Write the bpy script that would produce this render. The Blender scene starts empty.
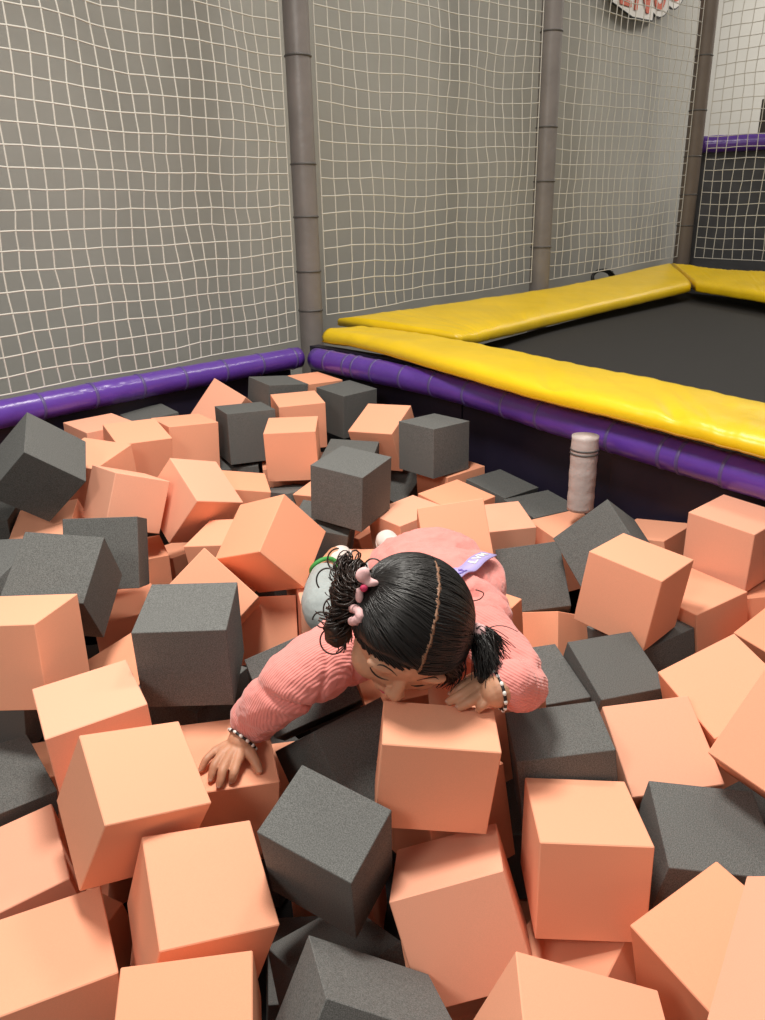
import bpy, math, random
from mathutils import Vector, Matrix, Quaternion, noise
C = bpy.context.scene.collection
SC = 0.8                                   # one foam cube is 0.16 m
def W(x, y, z): return Vector((x*SC, y*SC, z*SC + 1.4))

# ---------------------------------------------------------------- materials
def mat(name, col, rough=0.6, spec=0.5, **k):
    m = bpy.data.materials.new(name); m.use_nodes = True
    nt = m.node_tree; b = nt.nodes['Principled BSDF']
    b.inputs['Base Color'].default_value = (*col, 1)
    b.inputs['Roughness'].default_value = rough
    b.inputs['Specular IOR Level'].default_value = spec
    if 'coat' in k:
        b.inputs['Coat Weight'].default_value = k['coat']; b.inputs['Coat Roughness'].default_value = k.get('coat_rough', .12)
    if 'sheen' in k:
        b.inputs['Sheen Weight'].default_value = k['sheen']; b.inputs['Sheen Roughness'].default_value = .5
    if 'sss' in k:
        b.inputs['Subsurface Weight'].default_value = k['sss']; b.inputs['Subsurface Radius'].default_value = (1, .35, .2)
        b.inputs['Subsurface Scale'].default_value = k.get('sss_scale', .004)
    return m
def add_noise(m, scale, amt, detail=4, coord='Object', stretch=None, dark=None, bump=0, bump_scale=None, bump_dist=.002, bdetail=3):
    nt = m.node_tree; N = nt.nodes; L = nt.links; b = N['Principled BSDF']
    col = b.inputs['Base Color'].default_value[:]
    tc = N.new('ShaderNodeTexCoord'); src = tc.outputs[coord]
    if stretch:
        mp = N.new('ShaderNodeMapping'); mp.inputs['Scale'].default_value = stretch; L.new(src, mp.inputs['Vector']); src = mp.outputs['Vector']
    if amt:
        n = N.new('ShaderNodeTexNoise'); n.inputs['Scale'].default_value = scale; n.inputs['Detail'].default_value = detail
        L.new(src, n.inputs['Vector'])
        r = N.new('ShaderNodeValToRGB'); e = r.color_ramp.elements
        e[0].position = .3; e[1].position = .7
        lo = dark if dark else tuple(c*(1-amt) for c in col[:3]); e[0].color = (*lo, 1)
        e[1].color = tuple(min(1, c*(1+amt*.6)) for c in col[:3]) + (1,)
        L.new(n.outputs['Fac'], r.inputs['Fac']); L.new(r.outputs['Color'], b.inputs['Base Color'])
    if bump:
        n2 = N.new('ShaderNodeTexNoise'); n2.inputs['Scale'].default_value = bump_scale or scale; n2.inputs['Detail'].default_value = bdetail
        L.new(src, n2.inputs['Vector'])
        bp = N.new('ShaderNodeBump'); bp.inputs['Strength'].default_value = bump; bp.inputs['Distance'].default_value = bump_dist
        L.new(n2.outputs['Fac'], bp.inputs['Height']); L.new(bp.outputs['Normal'], b.inputs['Normal'])
    return m
M = {}
M['orange'] = add_noise(mat('orange_foam', (.90, .415, .264), 1, .05), 900, .05, bump=.25, bump_scale=1300, bump_dist=.0006)
M['orange2'] = add_noise(mat('pale_orange_foam', (.90, .435, .295), 1, .05), 900, .05, bump=.25, bump_scale=1300, bump_dist=.0006)
M['orange3'] = add_noise(mat('deep_orange_foam', (.90, .395, .24), 1, .05), 900, .05, bump=.25, bump_scale=1300, bump_dist=.0006)
M['grey'] = add_noise(mat('charcoal_foam', (.138, .139, .134), 1, .12), 620, .42, 2, bump=.5, bump_scale=800, bump_dist=.001)
M['grey2'] = add_noise(mat('light_charcoal_foam', (.158, .159, .154), 1, .12), 620, .42, 2, bump=.5, bump_scale=800, bump_dist=.001)
M['purple'] = add_noise(mat('purple_vinyl', (.115, .042, .34), .28, .5, coat=.35, coat_rough=.2), 6, .12, bump=.35, bump_scale=16, bump_dist=.012)
M['yellow'] = add_noise(mat('yellow_vinyl', (.86, .57, .005), .38, .5, coat=.2, coat_rough=.25), 5, .08, bump=.3, bump_scale=14, bump_dist=.012)
M['yellow_dark'] = mat('yellow_piping', (.45, .22, .004), .5)
M['tie'] = mat('purple_cable_tie', (.10, .07, .22), .4)
M['pole'] = add_noise(mat('grey_pole_sleeve', (.205, .182, .172), .45, .5), 8, .12, bump=.3, bump_scale=30, bump_dist=.006)
M['pole_brown'] = add_noise(mat('brown_pole_sleeve', (.15, .118, .096), .5, .4), 8, .12, bump=.3, bump_scale=30, bump_dist=.006)
M['poleband'] = mat('grey_sleeve_joint', (.085, .078, .075), .5)
M['post'] = add_noise(mat('pale_post_wrap', (.50, .42, .40), .42, .5), 10, .12, bump=.4, bump_scale=40, bump_dist=.008)
M['net'] = mat('white_net_cord', (.60, .575, .52), .8, .2)
M['wall'] = add_noise(mat('grey_plaster', (.41, .40, .37), .9, .2), 1.3, .10, 6, bump=.1, bump_scale=60, bump_dist=.004)
M['wall_white'] = add_noise(mat('white_plaster', (.74, .72, .67), .9, .2), 2, .05)
M['floor'] = add_noise(mat('black_pit_matting', (.02, .019, .022), .8), 8, .3)
M['lining'] = add_noise(mat('dark_navy_vinyl', (.016, .012, .030), .5), 5, .3, bump=.2, bump_scale=9, bump_dist=.01)
M['mat'] = add_noise(mat('black_trampoline_fabric', (.030, .028, .027), .75, .3), 300, .25)
M['curtain'] = add_noise(mat('dark_grey_mesh_padding', (.075, .075, .080), .8), 6, .25)
M['black'] = mat('black_rubber', (.012, .012, .012), .5)
M['brown'] = mat('dark_brown_slats', (.07, .055, .045), .6)
M['white'] = mat('white_board', (.75, .72, .68), .6)
M['red'] = mat('red_paint', (.60, .10, .045), .6)

# ---------------------------------------------------------------- mesh helpers
def obj(name, vs, fs, m, parent=None, smooth=False, mats=None, fmat=None):
    me = bpy.data.meshes.new(name); me.from_pydata([tuple(v) for v in vs], [], fs); me.update()
    o = bpy.data.objects.new(name, me); C.objects.link(o)
    for mm in (mats or [m]): me.materials.append(mm)
    if fmat: me.polygons.foreach_set('material_index', fmat)
    if smooth: me.polygons.foreach_set('use_smooth', [True]*len(me.polygons))
    if parent: o.parent = parent; o.matrix_parent_inverse = parent.matrix_world.inverted()
    return o
def tag(o, label, cat, group=None):
    o['label'] = label; o['category'] = cat
    if group: o['group'] = group
    return o
def struct(o): o['kind'] = 'structure'; return o
def empty(name, loc, label, cat, group=None):
    o = bpy.data.objects.new(name, None); C.objects.link(o); o.location = loc; o.empty_display_size = .05
    bpy.context.view_layer.update()
    return tag(o, label, cat, group)
def boxm(c, s, R=None):
    vs = []; c = Vector(c)
    for x in (-1, 1):
        for y in (-1, 1):
            for z in (-1, 1):
                v = Vector((x*s[0]/2, y*s[1]/2, z*s[2]/2)); vs.append(c + (R @ v if R else v))
    return vs, [(0,1,3,2),(4,6,7,5),(0,4,5,1),(2,3,7,6),(0,2,6,4),(1,5,7,3)]
def merge(*ms):
    V, F = [], []
    for vs, fs in ms:
        b = len(V); V += list(vs); F += [tuple(i+b for i in f) for f in fs]
    return V, F
def sweep(pts, rad, seg=12, cap=True, up=Vector((0,0,1)), flat=1.0):
    pts = [Vector(p) for p in pts]; n = len(pts); V, F = [], []
    prev = None
    for i, p in enumerate(pts):
        t = (pts[min(i+1, n-1)] - pts[max(i-1, 0)]).normalized()
        a = (prev - t*prev.dot(t)) if prev is not None else (up - t*up.dot(t))
        if a.length < 1e-5: a = t.orthogonal()
        a.normalize(); prev = a; b = t.cross(a)
        r = rad(i/(n-1)) if callable(rad) else rad[i] if isinstance(rad, (list, tuple)) else rad
        for k in range(seg):
            an = 2*math.pi*k/seg
            V.append(p + (a*math.cos(an)*flat + b*math.sin(an))*r)
    for i in range(n-1):
        for k in range(seg):
            k2 = (k+1) % seg
            F.append((i*seg+k, i*seg+k2, (i+1)*seg+k2, (i+1)*seg+k))
    if cap:
        F.append(tuple(range(seg))[::-1]); F.append(tuple((n-1)*seg+k for k in range(seg)))
    return V, F
def lerp_poly(pts, s):
    # s in 0..1 by arc length
    d = [0]
    for a, b in zip(pts, pts[1:]): d.append(d[-1] + (Vector(b)-Vector(a)).length)
    t = s*d[-1]
    for i in range(len(pts)-1):
        if t <= d[i+1] or i == len(pts)-2:
            f = (t-d[i])/(d[i+1]-d[i]); return Vector(pts[i]).lerp(Vector(pts[i+1]), f)
def resample(pts, n): return [lerp_poly(pts, i/(n-1)) for i in range(n)]
def smooth_poly(pts, n):
    # Catmull-Rom through the points
    P = [Vector(p) for p in pts]; P = [2*P[0]-P[1]] + P + [2*P[-1]-P[-2]]; out = []
    m = len(P)-3
    for i in range(n):
        t = i/(n-1)*m; k = min(int(t), m-1); f = t-k
        a, b, c, d = P[k], P[k+1], P[k+2], P[k+3]
        out.append(.5*((2*b)+(c-a)*f+(2*a-5*b+4*c-d)*f*f+(3*b-a-3*c+d)*f**3))
    return out

# ---------------------------------------------------------------- setting
def slab(p, q, z0, z1, off, th, name, m):
    # upright slab between plan points p and q (u units), off to the left of p->q
    d = Vector((q[0]-p[0], q[1]-p[1], 0)); l = d.length; d.normalize(); n = Vector((-d.y, d.x, 0))
    c = Vector(((p[0]+q[0])/2, (p[1]+q[1])/2, (z0+z1)/2)) + n*(off+th/2)
    R = Matrix((d, n, Vector((0,0,1)))).transposed()
    vs, fs = boxm((0,0,0), (l, th, z1-z0), R)
    return struct(obj(name, [W(*(v+c)) for v in vs], fs, m))
FLZ = -1.75
vs, fs = boxm((2.5, 5, FLZ-.05), (22, 20, .1)); struct(obj('floor', [W(*v) for v in vs], fs, M['floor']))
P1, P2, P3 = (-.366, 4.30), (1.14, 5.69), (2.70, 7.21)
RL = [(-2.45, 1.50, -.65), (-1.412, 2.827, -.65), (-.997, 3.344, -.65), (-.415, 3.975, -.65)]
RR = [(-.322, 3.957, -.656), (.297, 3.264, -.675), (.753, 2.586, -.70), (1.108, 2.125, -.73), (1.62, 1.42, -.77)]
wd = Vector((1.465, 1.35, 0)).normalized()
wa = Vector((P1[0], P1[1], 0)) - wd*5.5; wb = Vector((P3[0], P3[1], 0)) + wd*1.15
slab(wa, wb, FLZ, 3.6, .62, .15, 'wall_left', M['wall'])
slab((2.6, 12.5), (11.0, 6.0), FLZ, 3.6, 0, .15, 'wall_far', M['wall_white'])
slab(RL[0], RL[-1], FLZ, -.66, .06, .06, 'wall_pit_left', M['lining'])
for a, b in (((-.42, 4.06), RR[1]), (RR[1], RR[2]), (RR[2], RR[4])): pass
slab((-.42, 4.06), (.297, 3.264), FLZ, -.612, .075, .06, 'wall_pit_right', M['lining'])
slab((.297, 3.264), (.753, 2.586), FLZ, -.64, .075, .06, 'wall_pit_right.001', M['lining'])
slab((.753, 2.586), (1.62, 1.42), FLZ, -.74, .075, .06, 'wall_pit_right.002', M['lining'])

# padded rails, each with its cable ties
def rail(pts, r, ties, label, seed):
    pts = [Vector(p) for p in pts]
    path = [W(*p) for p in smooth_poly(pts, 90)]
    o = empty('padded_rail', path[45], label, 'rail')
    def rad(s): return (r + .0022*noise.noise(Vector((s*34, seed, 0))) + .0012*noise.noise(Vector((s*90, seed, 3))))*SC
    v, f = sweep(path, rad, 28); obj('rail_sleeve', v, f, M['purple'], o, True)
    for s in ties:
        i = s*89; k = min(int(i), 88); c = path[k].lerp(path[k+1], i-k); t = (path[k+1]-path[k]).normalized()
        v, f = sweep([c - t*.006, c - t*.004, c + t*.004, c + t*.006], [r*SC*.98, r*SC*1.05, r*SC*1.05, r*SC*.98], 28)
        obj('cable_tie', v, f, M['tie'], o, True)
    return o
rail(RL, .052, (0.383,0.499,0.64,0.734,0.821,0.902,0.982), 'purple padded rail along the foot of the white net, left of the corner pole', 1)
rail(RR, .055, (0.032,0.07,0.087,0.122,0.174,0.228,0.288,0.355,0.413,0.525,0.613,0.645,0.71), 'purple padded rail under the long yellow pad, right of the corner pole', 7)

# upright poles with sleeve joints
def pole(p, z0, z1, r, joints, label, m='pole'):
    o = empty('net_pole', W(p[0], p[1], z0), label, 'pole', None)
    path = [W(p[0], p[1], z0 + (z1-z0)*i/40) for i in range(41)]
    v, f = sweep(path, lambda s: (r + .0015*noise.noise(Vector((s*30, p[0], 1))))*SC, 20); obj('pole_sleeve', v, f, M[m], o, True)
    for z in joints:
        v, f = sweep([W(p[0], p[1], z-.006), W(p[0], p[1], z-.003), W(p[0], p[1], z+.003), W(p[0], p[1], z+.006)], [r*SC*.99, r*SC*1.07, r*SC*1.07, r*SC*.99], 20)
        obj('sleeve_joint', v, f, M['poleband'], o, True)
pole(P1, FLZ, 3.0, .063, (-.45, -.25, .02, .27, .75, 1.0, 1.25, 1.5), 'grey padded pole standing at the corner where the two purple rails meet')
pole(P2, FLZ, 3.4, .069, (-.2, .22, .55, 1.1, 1.33, 1.7, 2.1), 'grey padded pole between the corner pole and the brown pole, behind the yellow pad')
pole(P3, FLZ, 4.0, .070, (-.1, .15, .45, .8, 1.2, 1.6, 1.95, 2.4), 'brownish padded pole at the far corner of the trampoline', 'pole_brown')
# short wrapped post in the pit wall
o = empty('pit_post', W(.665, 2.44, -.93), 'short pale wrapped post hanging in front of the purple rail, against the dark pit wall', 'post')
path = [W(.665, 2.44, -.925+.255*i/24) for i in range(25)]
v, f = sweep(path, lambda s: (.044+.0025*noise.noise(Vector((s*9, 2, 0))))*SC, 20); obj('post_wrap', v, f, M['post'], o, True)
for z in (-.715, -.728):
    v, f = sweep([W(.665, 2.44, z-.003), W(.665, 2.44, z), W(.665, 2.44, z+.003)], [.0455*SC, .047*SC, .0455*SC], 20); obj('wrap_tape', v, f, M['poleband'], o, True)

# nets
def net(p, q, z0, z1, cell, label, seed, r=.0034, sag=.012, zf=None):
    rnd = random.Random(seed)
    d = Vector((q[0]-p[0], q[1]-p[1], 0)); l = d.length; d.normalize(); n = Vector((-d.y, d.x, 0))
    nu = max(2, round(l/cell)); nv = max(2, round((z1-z0)/cell))
    def P(i, j):
        u = i/nu*l; z = z0 + (z1-z0)*j/nv
        k = Vector((i*.35, j*.35, seed*9.1))
        edge = min(1, min(i, nu-i)/2)
        w = n*(.04*noise.noise(k*.5)*edge + .012*noise.noise(k*2)*edge)
        du = (.016*noise.noise(k*.7+Vector((5,0,0))) + .004*noise.noise(k*4))*edge
        dz = (.016*noise.noise(k*.6+Vector((0,7,0))) + .004*noise.noise(k*3+Vector((2,2,2))))*(0 if j == 0 else 1)
        dz -= sag*4*(i/nu)*(1-i/nu)*(0 if j == 0 else 1)
        base = zf(i/nu)*(1-j/nv) if zf else 0
        v = Vector((p[0], p[1], z)) + d*(u+du) + w
        return W(v.x, v.y, v.z + dz + base)
    G = [[P(i, j) for j in range(nv+1)] for i in range(nu+1)]
    ms = []
    for i in range(nu+1): ms.append(sweep(G[i], r*SC, 5, False, up=Vector((1, .3, 0))))
    for j in range(nv+1): ms.append(sweep([G[i][j] for i in range(nu+1)], r*SC, 5, False))
    for i in range(nu+1):
        for j in range(nv+1):
            c = G[i][j]; k = r*SC*1.75
            vs = [c+Vector(a)*k for a in ((1,0,0),(-1,0,0),(0,1,0),(0,-1,0),(0,0,1),(0,0,-1))]
            ms.append((vs, [(0,2,4),(2,1,4),(1,3,4),(3,0,4),(2,0,5),(1,2,5),(3,1,5),(0,3,5)]))
    V, F = merge(*ms)
    return tag(obj('safety_net', V, F, M['net'], None, True), label, 'net')
dl = (Vector(RL[3])-Vector(RL[0])).normalized()
net((-2.35, 1.63), (-.43, 4.13), -.585, 2.3, .072, 'white square mesh net above the purple rail, left of the corner pole', 1, sag=.008)
net((-.285, 4.37), (1.07, 5.625), -.485, 2.9, .087, 'white square mesh net hanging between the two nearer grey poles', 2, zf=lambda t: .055*t)
net((1.21, 5.755), (2.635, 7.15), -.43, 3.4, .095, 'white square mesh net hanging between the middle pole and the brownish pole', 3, zf=lambda t: .075*t)
net((2.79, 7.15), (3.75, 5.75), -.365, 3.4, .088, 'white square mesh net beyond the far yellow pad, right of the brownish pole', 4, zf=lambda t: -.03*t)

# yellow safety pads
def pad(outer, inner, th, label, seed, creases=(), n=110, hem=True, th0=None):
    O = smooth_poly(outer, n); I = smooth_poly(inner, n)
    m = 16; V, F = [], []
    prof = []
    for a in range(m): prof.append(a/(m-1))
    ring = None
    for i in range(n):
        t = i/(n-1); o_, i_ = Vector(O[i]), Vector(I[i]); row = []
        wv = sum(math.exp(-((t-c)/.010)**2) for c in creases)
        for a in range(m):                                    # top, outer edge to inner edge
            s = a/(m-1); p = o_.lerp(i_, s)
            e = min(s, 1-s)*2
            dome = .016*(1-(1-min(1, e*3.0))**2)
            k = Vector((t*9, s*2, seed))
            wr = .006*noise.noise(k*1.4) + .004*noise.noise(Vector((t*46, s*2.2, seed))) + .0025*noise.noise(Vector((t*90, s*6, seed+4)))
            edge = 1 if 0 < a < m-1 else .5
            flat = p.copy(); p = p + Vector((0, 0, dome + wr*edge - wv*.024*(1-s)**3*(0 if a == 0 else 1)))
            row.append(p)
        dn = Vector((0, 0, -(th if th0 is None else th0 + (th-th0)*min(1, max(0, t/.2)))))
        out = (o_-i_).normalized()*.012
        bulge = [row[-1] + dn*.35 - out, row[-1] + dn*.8 - out*.8, row[-1] + dn - out*.1, row[0] + dn - out*.1, row[0] + dn*.8 + out*.8, row[0] + dn*.35 + out]
        for b in bulge: row.append(b + out*(.25*noise.noise(Vector((t*40, b.z*30, seed)))))
        V += row
    w = m+6
    for i in range(n-1):
        for a in range(w): F.append((i*w+a, i*w+(a+1) % w, (i+1)*w+(a+1) % w, (i+1)*w+a))
    F.append(tuple(range(w))[::-1]); F.append(tuple((n-1)*w+a for a in range(w)))
    mid = W(*V[(n//2)*w + m//2])
    o = empty('safety_pad', mid, label, 'pad')
    obj('pad_cover', [W(*v) for v in V], F, M['yellow'], o, True)
    if hem:
        hp = [W(*(V[i*w+m+3].lerp(V[i*w+m+4], .8) + (V[i*w+m+4]-V[i*w+m+1]).normalized()*.004)) for i in range(n)]
        v, f = sweep(hp, .0035*SC, 6); obj('hem', v, f, M['yellow_dark'], o, True)
    return o
pad([(-.285, 4.09, -.541), (-.02, 3.72, -.545), (.47, 2.84, -.560), (.90, 2.265, -.584), (1.07, 2.05, -.598), (1.5, 1.50, -.63)],
    [(-.06, 4.20, -.541), (.31, 3.82, -.545), (.757, 3.253, -.568), (1.287, 2.54, -.602), (1.72, 1.98, -.634)],   .046,
    'long yellow vinyl pad above the purple rail, along the near edge of the trampoline', 3, (.455, .60), th0=.057)
pad([(-.22, 4.40, -.510), (.421, 4.882, -.490), (1.384, 5.786, -.465), (2.50, 6.975, -.40)], [(.40, 3.88, -.540), (.60, 4.11, -.543), (1.165, 4.83, -.545), (2.35, 6.03, -.50)], .055, 'yellow vinyl pad along the net side of the trampoline, past the middle pole', 11, (), th0=.040)
pad([(2.54, 7.01, -.402), (2.75, 6.48, -.425), (3.0, 6.106, -.43), (3.4, 5.6, -.44)], [(2.38, 6.00, -.495), (2.56, 5.262, -.51), (2.70, 4.7, -.52)], .055, 'yellow vinyl pad across the far end of the trampoline', 17, ())
# jumping mat
vs = [W(*p) for p in ((.30, 4.0, -.66), (2.75, 6.95, -.61), (3.4, 5.2, -.64), (1.85, 1.9, -.72))]
vs2 = [v - Vector((0, 0, .01)) for v in vs]
tag(obj('trampoline_mat', vs+vs2, [(0,3,2,1),(4,5,6,7),(0,1,5,4),(1,2,6,5),(2,3,7,6),(3,0,4,7)], M['mat']), 'black woven trampoline jumping mat inside the yellow pads', 'trampoline')

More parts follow.
